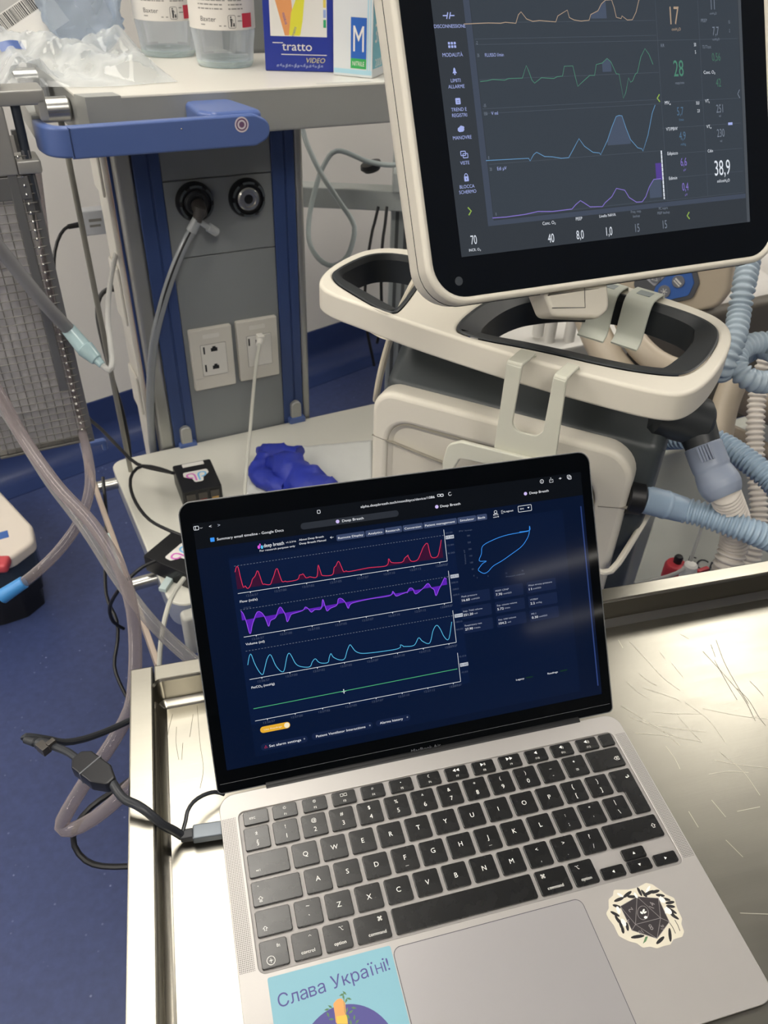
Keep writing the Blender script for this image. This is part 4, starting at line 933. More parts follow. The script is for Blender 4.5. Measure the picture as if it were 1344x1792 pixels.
# marker box
m_navy = mat('carton_navy', '#22338c', .38, var=.05); m_white = mat('print_paper', '#d9d7d2', .5, var=.02)
def carton(name, label, cat, A, B, H, T, mats_, build):
    """standing carton: front lower corners A (left), B (right) on the shelf"""
    A = npa(*A, ZS); B = npa(*B, ZS); w = np.linalg.norm(B - A); ex = (B - A) / w; M = frame(A, ex, (0, 0, 1), np.cross(ex, (0, 0, 1)))
    t = thing(name, label, cat, M)
    build(t, w); return t
Pa, Pb = onz(465, 124, ZS), onz(584, 127, ZS)
def mk(t, w):
    H = .16
    obj('carton', bx(0, w, .0004, H, -.022, 0, .0012), m_navy, t)
    x0, x1 = w * .095, w * .905; y0 = .046
    obj('picture_panel', flat([(x0, y0), (x1, y0), (x1, H - .01), (x0, H - .01)], .0002), m_white, t, smooth=0)
    pen = mat('print_peach', '#d6925c', .45, var=.06); pen2 = mat('print_lemon', '#d3cf3c', .45, var=.05)
    obj('picture', flat([(w * .30, y0 + .001), (w * .36, y0 + .001), (w * .42, y0 + .03), (w * .40, y0 + .055), (w * .33, y0 + .075), (w * .14, y0 + .075), (w * .11, y0 + .06), (w * .16, y0 + .052)], .0003), pen, t, smooth=0, label='orange marker picture')
    obj('picture', flat(fillet([(w * .36, y0 + .001), (w * .52, y0 + .001), (w * .56, y0 + .02), (w * .60, y0 + .052), (w * .57, y0 + .062), (w * .60, y0 + .066), (w * .70, y0 + .07), (w * .69, y0 + .074), (w * .45, y0 + .076), (w * .44, y0 + .072), (w * .50, y0 + .067), (w * .49, y0 + .050), (w * .40, y0 + .03)], .002, 3), .00035), pen2, t, smooth=0, label='yellow marker picture')
    obj('picture', join(txt('tratto', .0045, w * .30, y0 + .022, rot=1.85, z=.0004), txt('tratto', .004, w * .43, y0 + .006, rot=1.2, z=.00042)), mat('print_blue', '#2c4aa0', .5), t, smooth=0)
    for k, c in enumerate(('#b35a96', '#c46aa8', '#d6c05a', '#8ea0cf', '#2f9a68')):
        obj('colour_swatch', flat([(w * .855, y0 + .012 + (4 - k) * .0125), (w * .895, y0 + .012 + (4 - k) * .0125), (w * .895, y0 + .022 + (4 - k) * .0125), (w * .855, y0 + .022 + (4 - k) * .0125)], .0003), mat('swatch_%d' % k, c, .5), t, smooth=0)
    obj('lettering', join(txt('tratto', .0115, w * .47, .0335, maxw=w * .43, z=.0003), stroke([(w * .12, .0375), (w * .27, .0375)], .0010, .0003), stroke([(w * .24, .0225), (w * .90, .0225)], .0010, .0003)), m_white, t, smooth=0)
    v = txt('VIDEO', .0065, 0, 0, maxw=w * .28, z=.0003); v[0][:, 0] += v[0][:, 1] * .25 + w * .735; v[0][:, 1] += .0155
    obj('lettering', v, mat('print_straw', '#c9c08a', .5), t, smooth=0)
    wv = []
    for k in range(16): x = w * (.16 + .043 * k); wv.append(flat([(x, .006 + .002 * math.sin(k * 1.7)), (x + .004, .0065), (x + .0035, .0095 + .002 * math.sin(k * 2.3)), (x + .001, .0088)], .0003))
    obj('wear_marks', join(*wv), mat('wear_grey', '#7d87b4', .6), t, smooth=0)
carton('marker_carton', 'dark blue carton of markers with a picture panel, between bottle and glove carton', 'box', Pa[:2], Pb[:2], .16, .02, None, mk)
# glove carton: white end with the size letter, teal front
Gc = onz(651, 138, ZS); gdir = npa(-.69, .724, 0); gdir = gdir / np.linalg.norm(gdir)
gex = gdir * CU[0] * 0 + (-.69 * CU + .724 * CV); gex /= np.linalg.norm(gex)
m_teal = mat('carton_teal', '#6fb0bf', .45, var=.03); m_pale = mat('carton_pale', '#c9cdd0', .45, var=.02); m_mblue = mat('print_medblue', '#1f58ab', .45); m_mgreen = mat('print_medgreen', '#2f9a4f', .45); m_lblue = mat('print_lightblue', '#9fc6d6', .45)
GB = frame(Gc, -gex, (0, 0, 1), np.cross(-gex, (0, 0, 1)))
gl = thing('glove_carton', 'white and teal glove carton with size letter M, beside the ventilator screen', 'box', GB)
gw = .062
obj('carton', [bx(-gw, 0, .0004, .19, -.115, 0, .0012)], m_pale, gl)
nrm = .0002
obj('end_stripe', join(flat([(-gw * .98, .004), (-.001, .004), (-.001, .010), (-gw * .98, .010)], nrm), flat([(-.0085, .010), (-.0065, .010), (-.0065, .18), (-.0085, .18)], nrm), flat([(-.0045, .010), (-.0030, .010), (-.0030, .18), (-.0045, .18)], nrm)), m_lblue, gl, smooth=0)
obj('size_label', [flat([(-.034, .0245), (-.0095, .0245), (-.0095, .076), (-.034, .076)], nrm * 1.5), flat([(-.034, .0115), (-.0095, .0115), (-.0095, .0245), (-.034, .0245)], nrm * 1.5)], [m_mblue, m_mgreen], gl, smooth=0)
obj('lettering', join(txt('M', .033, -.0218, .050, maxw=.0165, z=nrm * 2), txt('NITRILE', .0058, -.0218, .0180, maxw=.0185, z=nrm * 2)), m_white, gl, smooth=0)
GS = Matrix(((0, 0, 1, 0), (0, 1, 0, 0), (-1, 0, 0, 0), (0, 0, 0, 1)))     # local xy -> the teal side
sd = lambda g: xf(g, GS)
obj('teal_front', sd(flat([(.001, .012), (.114, .012), (.114, .189), (.001, .189)], nrm)), m_teal, gl, smooth=0)
obj('lettering', sd(join(txt('3', .024, .014, .057, maxw=.010, z=nrm * 2), txt('200', .0105, .0215, .019, maxw=.020, z=nrm * 2), flat([(.034, .014), (.037, .014), (.037, .024), (.034, .024)], nrm * 2), stroke([(.022, .046), (.038, .046), (.038, .070), (.022, .070)], .0006, nrm * 2, closed=True), stroke([(.024, .064), (.036, .064)], .001, nrm * 2), stroke([(.024, .058), (.036, .058)], .001, nrm * 2), stroke([(.024, .052), (.036, .052)], .001, nrm * 2))), m_white, gl, smooth=0)
obj('logo_panel', sd(join(flat([(.008, .095), (.035, .095), (.035, .14), (.008, .14)], nrm * 2))), m_white, gl, smooth=0)
obj('logo', sd(join(stroke([(.012, .113), (.030, .118)], .004, nrm * 3), stroke([(.021, .100), (.023, .132)], .004, nrm * 3))), m_lblue, gl, smooth=0)

# clear plastic bags
m_bag = clear('bag_film', '#e2e6e8', .88, .07, .9, bump=.5, bscale=30)
m_bag2 = clear('bag_film_blue', '#c4d3e6', .78, .10, .8, bump=.5, bscale=26)
def crumple(u0, u1, v0, v1, hfn, seed, nu=46, nv=34, amp=.012, fr=26):
    def f(i, j):
        u = u0 + (u1 - u0) * i; v = v0 + (v1 - v0) * j
        p = Vector((u * fr, v * fr, seed)); e = mnoise.noise(p) * amp + abs(mnoise.noise(p * 2.3)) * amp * .8 - abs(mnoise.noise(p * 1.1 + Vector((5, 2, 0)))) * amp * .9
        b = mnoise.noise(Vector((u * 9, v * 9, seed + 4)))
        edge = min(i, 1 - i, j, 1 - j); return tuple(cw(u + b * .03, v + mnoise.noise(Vector((u * 9, v * 9, seed + 9))) * .03, ZS + .0015 + max(0, (hfn(i, j) + e) * min(1, edge * 7))))
    return gridsurf(f, nu, nv)
bagA = obj('plastic_bag', crumple(-.30, -.070, -.085, .15, lambda i, j: .010 + .035 * max(0, j - .3) + .016 * math.sin(i * 5 + j * 4) ** 2 + .03 * max(0, .35 - i), 1.3), m_bag)
tag(bagA, 'crumpled empty clear plastic bag lying flat on the top shelf', 'bag')
def puff(i, j):
    a = 2 * PI * i; s = j; r = .075 * (math.sin(PI * min(.97, .12 + .85 * s)) ** .7)
    n_ = mnoise.noise(Vector((math.cos(a) * 2, math.sin(a) * 2, s * 4))) * .02 + abs(mnoise.noise(Vector((math.cos(a) * 5, math.sin(a) * 5, s * 9)))) * .012
    return tuple(cw(-.135 + (r + n_) * math.cos(a) * .9, .20 + (r + n_) * math.sin(a) * .62, ZS + .003 + .16 * s + n_ * .2))
bagB = obj('plastic_bag', gridsurf(puff, 44, 22, True), m_bag2)
tag(bagB, 'standing bluish clear bag behind the flat bag at the back of the shelf', 'bag')
pch = thing('sterile_pouch', 'clear pouch with a white barcode label leaning at the top left corner', 'pouch', tr(*cw(-.2, .07, ZS + .002)))
def pouchf(w, h, off, wob):
    o = dep(50, 40, 1.20); ex = npa(.80, .42, .42); ex /= np.linalg.norm(ex); ey = npa(-.40, .25, .88); ey -= ex * (ex @ ey); ey /= np.linalg.norm(ey); nz = np.cross(ex, ey)
    return lambda i, j: tuple(o + ex * (i - .5) * w + ey * (j - .5) * h + nz * (off + wob * mnoise.noise(Vector((i * 6, j * 6, 3)))))
obj('film', gridsurf(pouchf(.16, .19, -.002, .012), 20, 20), m_bag, pch, world=True)
obj('paper_label', gridsurf(pouchf(.105, .055, .008, 0), 6, 4), m_white, pch, world=True)
bars = []; random.seed(11); x = .06
pf = pouchf(.105, .055, .0085, 0)
while x < .80:
    w_ = .006 + random.random() * .014; bars.append((np.array([pf(x, .62), pf(x + w_, .62), pf(x + w_, .97), pf(x, .97)]), [(0, 1, 2, 3)])); x += w_ + .008 + random.random() * .012
obj('barcode', join(*bars), m_ink, pch, world=True, smooth=0)
obj('blue_strip', xf(gridsurf(lambda i, j: (i * .035 - .0175, j * .016 - .008, .004 * math.sin(i * 3)), 6, 3), tr(*(onz(20, 82, ZS + .03))) @ rot(.5, 'Z') @ rot(.6, 'X')), m_hblue, pch, world=True)

# ================================================================== WIRE BASKET CLAMPED TO THE SIDE RAIL
m_wire = mat('basket_wire', '#6e6c68', .45, .5, var=.08); m_bframe = mat('basket_frame', '#7f7f7f', .42, .6, var=.04); m_clampm = mat('clamp_metal', '#aeada8', .38, .6, var=.05); m_dk = mat('clamp_dark', '#3a4048', .4, .3)
m_liner = clear('liner_film', '#cfcdd0', .55, .15, .8, bump=.8, bscale=45)
basket = thing('wire_basket', 'tall wire mesh basket with a clear liner clamped at the left of the shelf', 'basket', CM)
BU0, BU1, BV0, BV1, BZ0, BZ1 = -.415, -.283, -.205, -.09, .745, 1.150
WR = .0007
def rodg(a, b, r, n=6): return sweep([a, b], r, n, step=9, smooth=False)
for (du, dv) in ((BU1 - .0065, BV0 + .0025), (BU1 - .0065, BV1)):
    obj('upright', bx(du - .0015, du + .0075, dv - .0025, dv + .0025, BZ0 - .004, BZ1 + .006, .001), m_bframe, basket)
obj('upright', bx(BU1 - .0305, BU1 - .0195, BV0 - .004, BV0 - .001, BZ0 + .09, BZ1 + .006, .001), m_bframe, basket)
NV = 12
for k in range(NV):
    u = BU0 + (BU1 - .008 - BU0) * k / (NV - 1)
    obj('wire', rodg((u, BV0, BZ0), (u, BV0, BZ1), WR), m_wire, basket)
NH = 38
for k in range(NH):
    z = BZ0 + (BZ1 - BZ0) * k / (NH - 1)
    obj('wire', sweep([(BU0, BV0 - .0008, z), (BU1 - .007, BV0 - .0008, z), (BU1 - .0035, BV0, z), (BU1 - .002, BV0 + .004, z), (BU1 - .002, BV1, z)], WR * 1.05, 6, step=9, smooth=False), m_wire, basket)
for k in range(7):
    v = BV0 + .012 + (BV1 - BV0 - .02) * k / 6
    obj('wire', rodg((BU1 - .0015, v, BZ0), (BU1 - .0015, v, BZ1), WR), m_wire, basket)
ends = [lathe([(0, 0), (.0016, .0006), (.0018, .0022), (0, .004)], 8, (BU1 - .0135, BV0 - .0035, BZ0 + (BZ1 - BZ0) * k / (NH - 1) - .002)) for k in range(NH)]
obj('weld_beads', join(*ends), m_sil, basket); 
basket.children[-1]['kind'] = 'stuff'
obj('bottom_rim', join(sweep([(BU0, BV0, BZ0), (BU1 - .004, BV0, BZ0), (BU1 - .002, BV1, BZ0)], .002, 8, step=9, smooth=False), bx(BU0, BU1 - .004, BV0 + .002, BV1, BZ0 + .001, BZ0 + .003)), m_wire, basket)
def linerf(i, j):
    a = i; u = BU0 + .004 + (BU1 - BU0 - .02) * a; n_ = mnoise.noise(Vector((u * 60, j * 22, 1))) * .006
    return (u, BV0 + .010 + n_, BZ0 + .006 + (BZ1 - BZ0 - .06) * j)
obj('liner', gridsurf(linerf, 18, 40), m_liner, basket)
obj('back_panel', bx(BU0, BU1 - .006, BV1 - .004, BV1 - .001, BZ0 + .004, BZ1), mat('basket_back', '#b5b2ae', .55, .1, var=.08, vscale=25), basket)
# clamp with black knob
cl = obj('clamp', join(bx(-.345, -.252, -.212, -.165, 1.205, 1.222, .003), bx(-.262, -.252, -.212, -.165, 1.188, 1.212, .002), bx(-.345, -.300, -.212, -.165, 1.130, 1.206, .003), bx(-.300, -.272, -.212, -.165, 1.130, 1.146, .003)), m_clampm, basket)
obj('screw', join(lathe([(.0055, 1.098), (.0055, 1.206)], 14, (-.286, -.20, 0))), m_dk, basket)
obj('knob', lathe([(.010, 1.222), (.017, 1.224), (.018, 1.232), (.018, 1.238), (.0205, 1.241), (.0205, 1.256), (.017, 1.260), (0, 1.261)], 20, (-.313, -.19, 0)), m_blackp, basket)
obj('hanger_arm', join(bx(-.300, -.282, -.205, -.195, 1.08, 1.135, .002), bx(-.36, -.29, -.208, -.200, 1.10, 1.128, .002)), m_bframe, basket)

# ================================================================== VENTILATOR
VA = math.radians(-40.5)
VE = npa(math.cos(VA), math.sin(VA), 0); VB = npa(-math.sin(VA), math.cos(VA), 0); VO = npa(.1944, .4216, 0)
VM = frame(VO, VE, VB)
vent = thing('ventilator', 'white and dark grey ventilator with tilted touch screen behind the laptop', 'ventilator', VM)
def XZ(v=0.): return Matrix(((1, 0, 0, 0), (0, 0, -1, v), (0, 1, 0, 0), (0, 0, 0, 1)))
def vfront(x, y, v=0.):
    P = onp(x, y, VO + VB * v, VB) - VO; return (P @ VE, P[2])
m_vw = mat('ventilator_white', '#d3cec1', .42, var=.02, vscale=20); m_vw2 = mat('ventilator_panel', '#c6c1b4', .45, var=.02, vscale=20)
m_vd = mat('ventilator_dark', '#3c4143', .38, spec=.5, var=.06, vscale=14); m_vd2 = mat('rubber_dark', '#25292c', .45, var=.06)
VT = 1.0
FC = fillet([(-.002, .66), (.277, .66), (.277, VT), (-.002, VT)], [.01, .01, .032, .026], 8)
inner = fillet([(.018, .665), (.246, .665), (.246, VT - .034), (.018, VT - .034)], [.004, .004, .032, .026], 8)
obj('front_cover', xf(plate([FC, inner], -.028, 0, .006, 3), XZ(0)), m_vw, vent)
obj('front_panel', xf(join(prism(inset(inner, -.003), -.020, -.0045, 0), ringwall([tuple(q) for q in ccw(inner)], -.001, [tuple(q) for q in inset(inner, .005)], -.0044)), XZ(0)), m_vw2, vent)
s0, s1 = vfront(651, 761), vfront(779, 813); s2, s3 = vfront(1046, 886), vfront(1097, 890)
m_vs = mat('cover_gap', '#8d887d', .6)
for q in ((s0, s1), (s2, s3)): obj('cover_seam', xf(prism(stroke(list(q), .0009)[0][[1, 3, 2, 0], :2], -.004, .0003), XZ(0)), m_vs, vent)
# dark body: extruded side profile with a sloping shoulder
def along_x(prof, x0, x1, bev=0.):
    p = ccw(prof); g = prism(p, x0, x1, bev, bev, 3)     # local xy=(y,z), z=x
    return xf(g, Matrix(((0, 0, 1, 0), (1, 0, 0, 0), (0, 1, 0, 0), (0, 0, 0, 1))))
prof = fillet([(.020, .62), (.105, .62), (.105, 1.030), (.062, 1.034), (.022, 1.000)], [.002, .002, .02, .03, .012], 6)
obj('body', along_x(prof, .0005, .2960, .014), m_vd, vent)
obj('rear_body', bx(.02, .25, .095, .17, .62, .90, .015, 3), m_vd, vent)
tp = [vfront(730, 648, .05), vfront(825, 668, .05)]
obj('top_recess', xf(stroke(fillet([(.055, .046), (.125, .046), (.125, .085), (.055, .085)], .008, 4), .0022, 1.0365, closed=True), Matrix.Identity(4)), m_vd2, vent)
obj('cart_column', bx(.10, .18, .06, .14, .10, .66, .02, 3), m_vw, vent)
obj('cart_base', join(*[xf(bx(-.02, .30, -.03, .03, .075, .115, .02, 3), tr(.14, .10, 0) @ rot(a, 'Z')) for a in (.6, 2.2, 3.74, 5.3)]), m_vw, vent)
for a in (.6, 2.2, 3.74, 5.3):
    cx_, cy_ = .14 + .27 * math.cos(a), .10 + .27 * math.sin(a)
    obj('caster', join(xf(lathe([(0, -.014), (.034, -.014), (.037, -.008), (.037, .008), (.034, .014), (0, .014)], 24), tr(cx_, cy_, .0375) @ rot(PI / 2, 'Y'))), m_blackp, vent)
# handle rail around the unit: white ring with two openings lined in black
RT = 1.085
def rp_(*pts): return [tuple((onz(x, y, RT) - VO) @ np.stack([VE, VB], 1)) for x, y in pts]
ROUT = chaikin(rp_((556, 485), (592, 455), (652, 431), (735, 436), (830, 462), (930, 487), (1062, 490), (1150, 515), (1240, 545), (1275, 566), (1284, 592), (1268, 632), (1240, 668), (1205, 690), (1160, 688), (1090, 672), (900, 622), (720, 565), (640, 535), (562, 508)))
H1 = chaikin(rp_((572, 486), (600, 464), (654, 441), (728, 448), (752, 470), (704, 541), (684, 551), (640, 528)))
H2 = chaikin(rp_((790, 572), (862, 517), (960, 504), (1060, 509), (1150, 529), (1240, 560), (1262, 585), (1240, 628), (1204, 656), (1165, 657), (1080, 645), (940, 612), (818, 590)))
obj('handle_rail', plate([ROUT, H1, H2], RT - .028, RT, .0034, 3), m_vw, vent)
for H in (H1, H2):
    hp = ccw(H); o_ = [tuple(q) for q in inset(hp, -.0005)]; i1 = [tuple(q) for q in inset(hp, .0035)]; i2 = [tuple(q) for q in inset(hp, .0055)]
    npv = (inset(hp, 1.) - np.asarray(hp)); npv = npv / np.linalg.norm(npv, axis=1)[:, None]; fw = np.clip(npv[:, 1], 0, 1) + (.8 * np.abs(npv[:, 0]) if H is H2 else 0)
    i2 = [tuple(q) for q in inset(hp, (.0055 + .019 * np.clip(fw, 0, 1))[:, None])]
    z = [RT + .0002, RT + .0012, RT - .0055, RT - .032, RT - .032]
    obj('grip_liner', join(ringwall(o_, z[0], [tuple(q) for q in inset(hp, .001)], z[1]), ringwall([tuple(q) for q in inset(hp, .001)], z[1], i1, z[1] - .0005), ringwall(i1, z[1] - .0005, i2, z[2]), ringwall(i2, z[2], i2, z[3])), m_vd2, vent, smooth=60)
# rail supports down to the body
obj('rail_bracket', join(bx(-.002, .048, .070, .115, 1.0, RT - .0245, .006)), m_vd, vent)
# --- touch screen
M0 = npa(.2322, .3022, 1.1799); MYW, MTL = .1402, .4646
MX = npa(math.cos(MYW), math.sin(MYW), 0); MBk = npa(-math.sin(MYW), math.cos(MYW), 0); MU = npa(0, 0, 1) * math.cos(MTL) + MBk * math.sin(MTL); MN = np.cross(MX, MU)
SW = VM.inverted() @ frame(M0, MX, MU, MN)
def mp(x, y):
    P = onp(x, y, M0, MN) - M0; return (P @ MX, P @ MU)
S_ = lambda g, dz=0.: xf(g, SW @ tr(0, 0, dz))
MO = rrect(-.0335, .3385, -.0375, .268, .034, 10)
MG = rrect(-.0262, .3315, -.0312, .2615, .0285, 10)
hous = obj('screen_housing', S_(join(plate([MO, MG], -.020, .0022, .0035, 3), prism(inset(MO, .0005), -.045, -.014, 0, .018, 4))), m_vw, vent)
obj('housing_seam', S_(stroke([tuple(q) for q in inset(MO, -.0002)], .0008, -.0135, closed=True)), m_seam, vent)
m_mg = glow('monitor_bezel', '#03050a', .4, rough=.06, spec=.45, base='#0a0d10')
obj('screen_glass', S_(prism(MG, -.013, 0, 0, 0)), m_mg, vent)
obj('sensor_dot', S_(flat(circ(*mp(803, 492), .0036, 20), .0001)), mat('sensor_grey', '#3a3f46', .4), vent)
AW, AH = .3045, .2285
mdisp = obj('display', [S_(flat([(0, 0), (AW, 0), (AW, AH), (0, AH)]), .00010), S_(flat([(.0335, .0262), (AW - .004, .0262), (AW - .004, AH), (.0335, AH)]), .00014), S_(flat([(.0275, .0245), (.0330, .0245), (.0330, AH), (.0275, AH)]), .00015), S_(flat([(.0275, .0215), (AW - .004, .0215), (AW - .004, .0255), (.0275, .0255)]), .00015), S_(flat([(AW - .0035, 0), (AW, 0), (AW, AH), (AW - .0035, AH)]), .00015)],
            [glow('monitor_grey', '#353a40', 1., rough=.06, spec=.45), glow('monitor_plot', '#3a4149', 1., rough=.06, spec=.45), glow('monitor_band', '#434b5a', 1., rough=.06, spec=.45), glow('monitor_band', '#343b4b'), glow('monitor_edge', '#4a4f55', 1., rough=.06, spec=.45)], vent, smooth=0)  # background greys raised to carry the haze reflected in the glass
SG = lambda g, dz=.0003: S_(g, dz)
n_w = glow('monitor_white', '#dfe5ee'); n_l = glow('monitor_lavender', '#a4b0e6'); n_d = glow('monitor_dimtext', '#77808e'); n_or = glow('monitor_orange', '#ab9580'); n_gr = glow('monitor_green', '#4f8570'); n_bl = glow('monitor_blue', '#6390b8'); n_pu = glow('monitor_violet', '#8272c4'); n_lm = glow('monitor_lime', '#8fae50'); n_grid = glow('monitor_grid', '#4f5762'); n_fb = glow('monitor_fill', '#4a5466'); n_gd = glow('monitor_greendim', '#48705f'); n_bd = glow('monitor_bluedim', '#54718c'); n_dk = glow('monitor_dark', '#1a1e26'); n_pf = glow('monitor_violetfill', '#54428f')
def P5(*pts): return [mp(840 + x / 4.2, y / 4.2) for x, y in pts]
def P6(*pts): return [mp(840 + x / 3.953, 180 + y / 3.953) for x, y in pts]
wo = P5((-120,178),(5,172),(60,170),(150,172),(185,165),(262,172),(280,110),(300,88),(340,140),(385,158),(435,152),(555,162),(570,118),(640,75),(655,130),(690,148),(740,156),(800,150),(812,108),(865,80),(890,30),(920,2),(965,0),(985,60),(1000,128),(1035,138),(1042,118),(1080,148),(1118,146),(1145,90),(1165,5)) + [(.2035, .200), (.2065, .208)]
wg = P5((0,600),(50,595),(90,585),(180,590),(210,578),(310,575),(338,482),(355,520),(380,590),(400,612),(450,572),(540,578),(565,565),(605,560),(618,488),(680,485),(700,570),(717,636),(760,595),(805,555),(840,555),(853,475),(895,465),(932,430),(960,455),(1000,543),(1020,545),(1052,724),(1070,680),(1090,572),(1105,605),(1120,595),(1140,545),(1155,535),(1180,420),(1210,358),(1240,400),(1270,475))
wbl = P6((40,400),(335,384),(345,403),(370,358),(390,342),(420,358),(445,372),(500,374),(560,384),(612,380),(650,310),(683,248),(720,300),(780,343),(825,347),(833,360),(880,260),(910,170),(940,95),(960,88),(980,90),(1010,180),(1040,255),(1090,312),(1118,318),(1126,335),(1160,225),(1190,70),(1210,15))
wpu = P6((85,797),(180,790),(310,772),(400,752),(500,752),(635,735),(660,705),(693,677),(715,690),(760,720),(845,718),(865,690),(910,650),(942,592),(1000,605),(1030,655),(1080,687),(1120,685),(1145,650),(1170,580),(1200,530),(1250,525))
def mwave(w, m, wd, fillx=None, base=None):
    gs = [SG(stroke(w, wd), .00034)]; ms = [m]
    if fillx:
        fs = [p for p in w if fillx[0] <= p[0] <= fillx[1] and p[1] > base]
        if len(fs) > 2: gs.insert(0, SG(flat([(fs[0][0], base)] + fs + [(fs[-1][0], base)]), .00025)); ms.insert(0, n_fb)
    obj('waveform', gs, ms, mdisp, smooth=0)
mwave(wo, n_or, .0006); mwave(wg, n_gr, .00055); mwave(wbl, n_bl, .0006); mwave(wpu, n_pu, .0007)
for w, xa, xb, bs in ((wo, .142, .164, .174), (wg, .112, .127, .1335), (wg, .147, .172, .1335), (wg, .197, .2105, .1335), (wbl, .147, .176, .076), (wbl, .198, .2088, .078), (wpu, .187, .206, .0300)):
    fs = [p for p in w if xa <= p[0] <= xb and p[1] > bs]
    if len(fs) > 2: obj('waveform_fill', SG(flat([(fs[0][0], bs)] + fs + [(fs[-1][0], bs)]), .00025), n_fb, mdisp, smooth=0)
gl_ = []
for y in (.172, .1605, .1565, .1314, .1100, .1065, .0685, .0274): gl_.append(stroke([(.034, y), (.2095, y)], .00028))
for y in (.1565, .1075, .0865, .0650, .0452, .0265): gl_.append(stroke([(.2095, y), (.2985, y)], .00028))
for x in (.2105, .2560): gl_.append(stroke([(x, .027), (x, .225)], .00028))
obj('grid_line', SG(join(*gl_), .0002), n_grid, mdisp, smooth=0)
obj('level_bar', [SG(flat([(.1995, .044), (.206, .044), (.206, .0585), (.1995, .0585)]), .00022), SG(stroke([(.2068, .028), (.2068, .0685)], .0013), .0003)], [n_pf, n_w], mdisp, smooth=0)
tk = [stroke([(.2059, .030 + .0035 * k), (.2077, .030 + .0035 * k)], .0003, 0) for k in range(11)]
obj('level_mark', SG(join(*tk), .00036), n_dk, mdisp, smooth=0)
def mt(T): return join(*[txt(s, h * MM, x * MM, y * MM, al, sx=sx) for s, x, y, h, al, sx in T])
obj('interface_text', SG(mt([('DISCONNESSIONE', 13.6, 169.9, 2.5, 'C', .92), ('MODALITÀ', 13.2, 149.8, 2.7, 'C', .92), ('LIMITI', 13.2, 131.5, 2.6, 'C', .92), ('ALLARME', 13.2, 127.2, 2.6, 'C', .92), ('TREND E', 13.1, 110.6, 2.6, 'C', .92), ('REGISTRI', 13.1, 106.4, 2.6, 'C', .92), ('MANOVRE', 13.2, 90.0, 2.7, 'C', .92), ('VISTE', 12.8, 71.2, 2.6, 'C', .92), ('BLOCCA', 12.4, 53.4, 2.6, 'C', .92), ('SCHERMO', 12.4, 49.4, 2.6, 'C', .92),
     ('FLUSSO l/min', 41.5, 148.9, 2.5, 'L', .85), ('V ml', 41.5, 106.4, 2.6, 'L', .9), ('Edi μV', 41.5, 64.8, 2.6, 'L', .9)])), n_l, mdisp, smooth=0)
obj('interface_text', SG(mt([('70', 12.8, 12.4, 7.0, 'C', .60), ('INCR. O₂', 12.8, 4.6, 2.1, 'C', .9), ('Conc. O₂', 85.4, 18.9, 2.6, 'C', .9), ('40', 85.9, 6.6, 7.2, 'C', .62), ('PEEP', 115.5, 19.6, 2.6, 'C', .9), ('8,0', 115.2, 6.6, 7.2, 'C', .62), ('Livello NAVA', 145.0, 19.7, 2.4, 'C', .9), ('1,0', 145.4, 6.6, 7.2, 'C', .62), ('38,9', 274.4, 50.0, 13.0, 'C', .60), ('ml/cmH₂O', 275, 38.6, 2.6, 'C', .9),
     ('MVₑ', 214, 107.0, 2.8, 'L', .9), ('VT/PBW', 213.6, 85.6, 2.7, 'L', .9), ('Edipicco', 213.4, 65.6, 2.7, 'L', .9), ('Edimin', 213.4, 45.0, 2.7, 'L', .9), ('VTᵢ', 258.5, 106.6, 2.7, 'L', .9), ('VTₑ', 258.5, 85.4, 2.7, 'L', .9), ('Cdin', 258.5, 65.0, 2.5, 'L', .9), ('50', 250.5, 152.5, 2.8, 'C', .6), ('5', 250.5, 146.6, 2.8, 'C', .6), ('30,0', 250, 105.4, 2.6, 'C', .6), ('2,0', 250.5, 99.0, 2.6, 'C', .6), ('Conc. O₂', 258.5, 130, 2.6, 'L', .9)])), n_w, mdisp, smooth=0)
obj('interface_text', SG(mt([('15', 175.4, 6.6, 7.0, 'C', .62), ('15', 205.6, 6.8, 7.0, 'C', .62), ('Freq. resp.', 175.3, 20.4, 2.2, 'C', .85), ('backup', 175.3, 16.6, 2.2, 'C', .85), ('PC sopra', 205, 20.6, 2.2, 'C', .85), ('PEEP backup', 205, 16.8, 2.2, 'C', .85), ('11', 272.4, 184.0, 8, 'C', .6), ('cmH₂O', 272.4, 177, 1.9, 'C', .9), ('PEEP', 258.5, 171.5, 2.6, 'L', .9), ('7,7', 274.2, 163.0, 7, 'C', .6), ('cmH₂O', 274.2, 156.4, 1.9, 'C', .9), ('15', 290, 170, 2.6, 'C', .6), ('2', 290, 163, 2.6, 'C', .6), ('RR', 213.5, 152.5, 2.6, 'L', .9), ('Ti/Ttot', 258.5, 150.5, 2.6, 'L', .9), ('resp/min', 231.5, 122.5, 2.2, 'C', .9), ('251', 274.5, 99.8, 6.8, 'C', .62), ('230', 274.5, 79.4, 6.8, 'C', .62), ('ml', 274.5, 93.6, 1.9, 'C', .9), ('ml', 274.5, 72.6, 1.9, 'C', .9), ('35', 34.6, 148.9, 2.4, 'L', .6), ('-2', 34.6, 157.8, 2.4, 'L', .6), ('-35', 35, 112.4, 2.4, 'L', .6), ('350', 35, 106.4, 2.4, 'L', .6), ('0', 34.4, 73.6, 2.4, 'L', .6), ('20', 34.6, 64.8, 2.4, 'L', .6), ('0', 35.4, 30.2, 2.4, 'L', .6)])), n_d, mdisp, smooth=0)
obj('interface_text', SG(mt([('17', 230, 175.8, 14, 'C', .62), ('cmH₂O', 231, 165.0, 2.4, 'C', .9)])), n_or, mdisp, smooth=0)
obj('interface_text', SG(mt([('28', 231, 134.2, 13, 'C', .62)])), n_gr, mdisp, smooth=0)
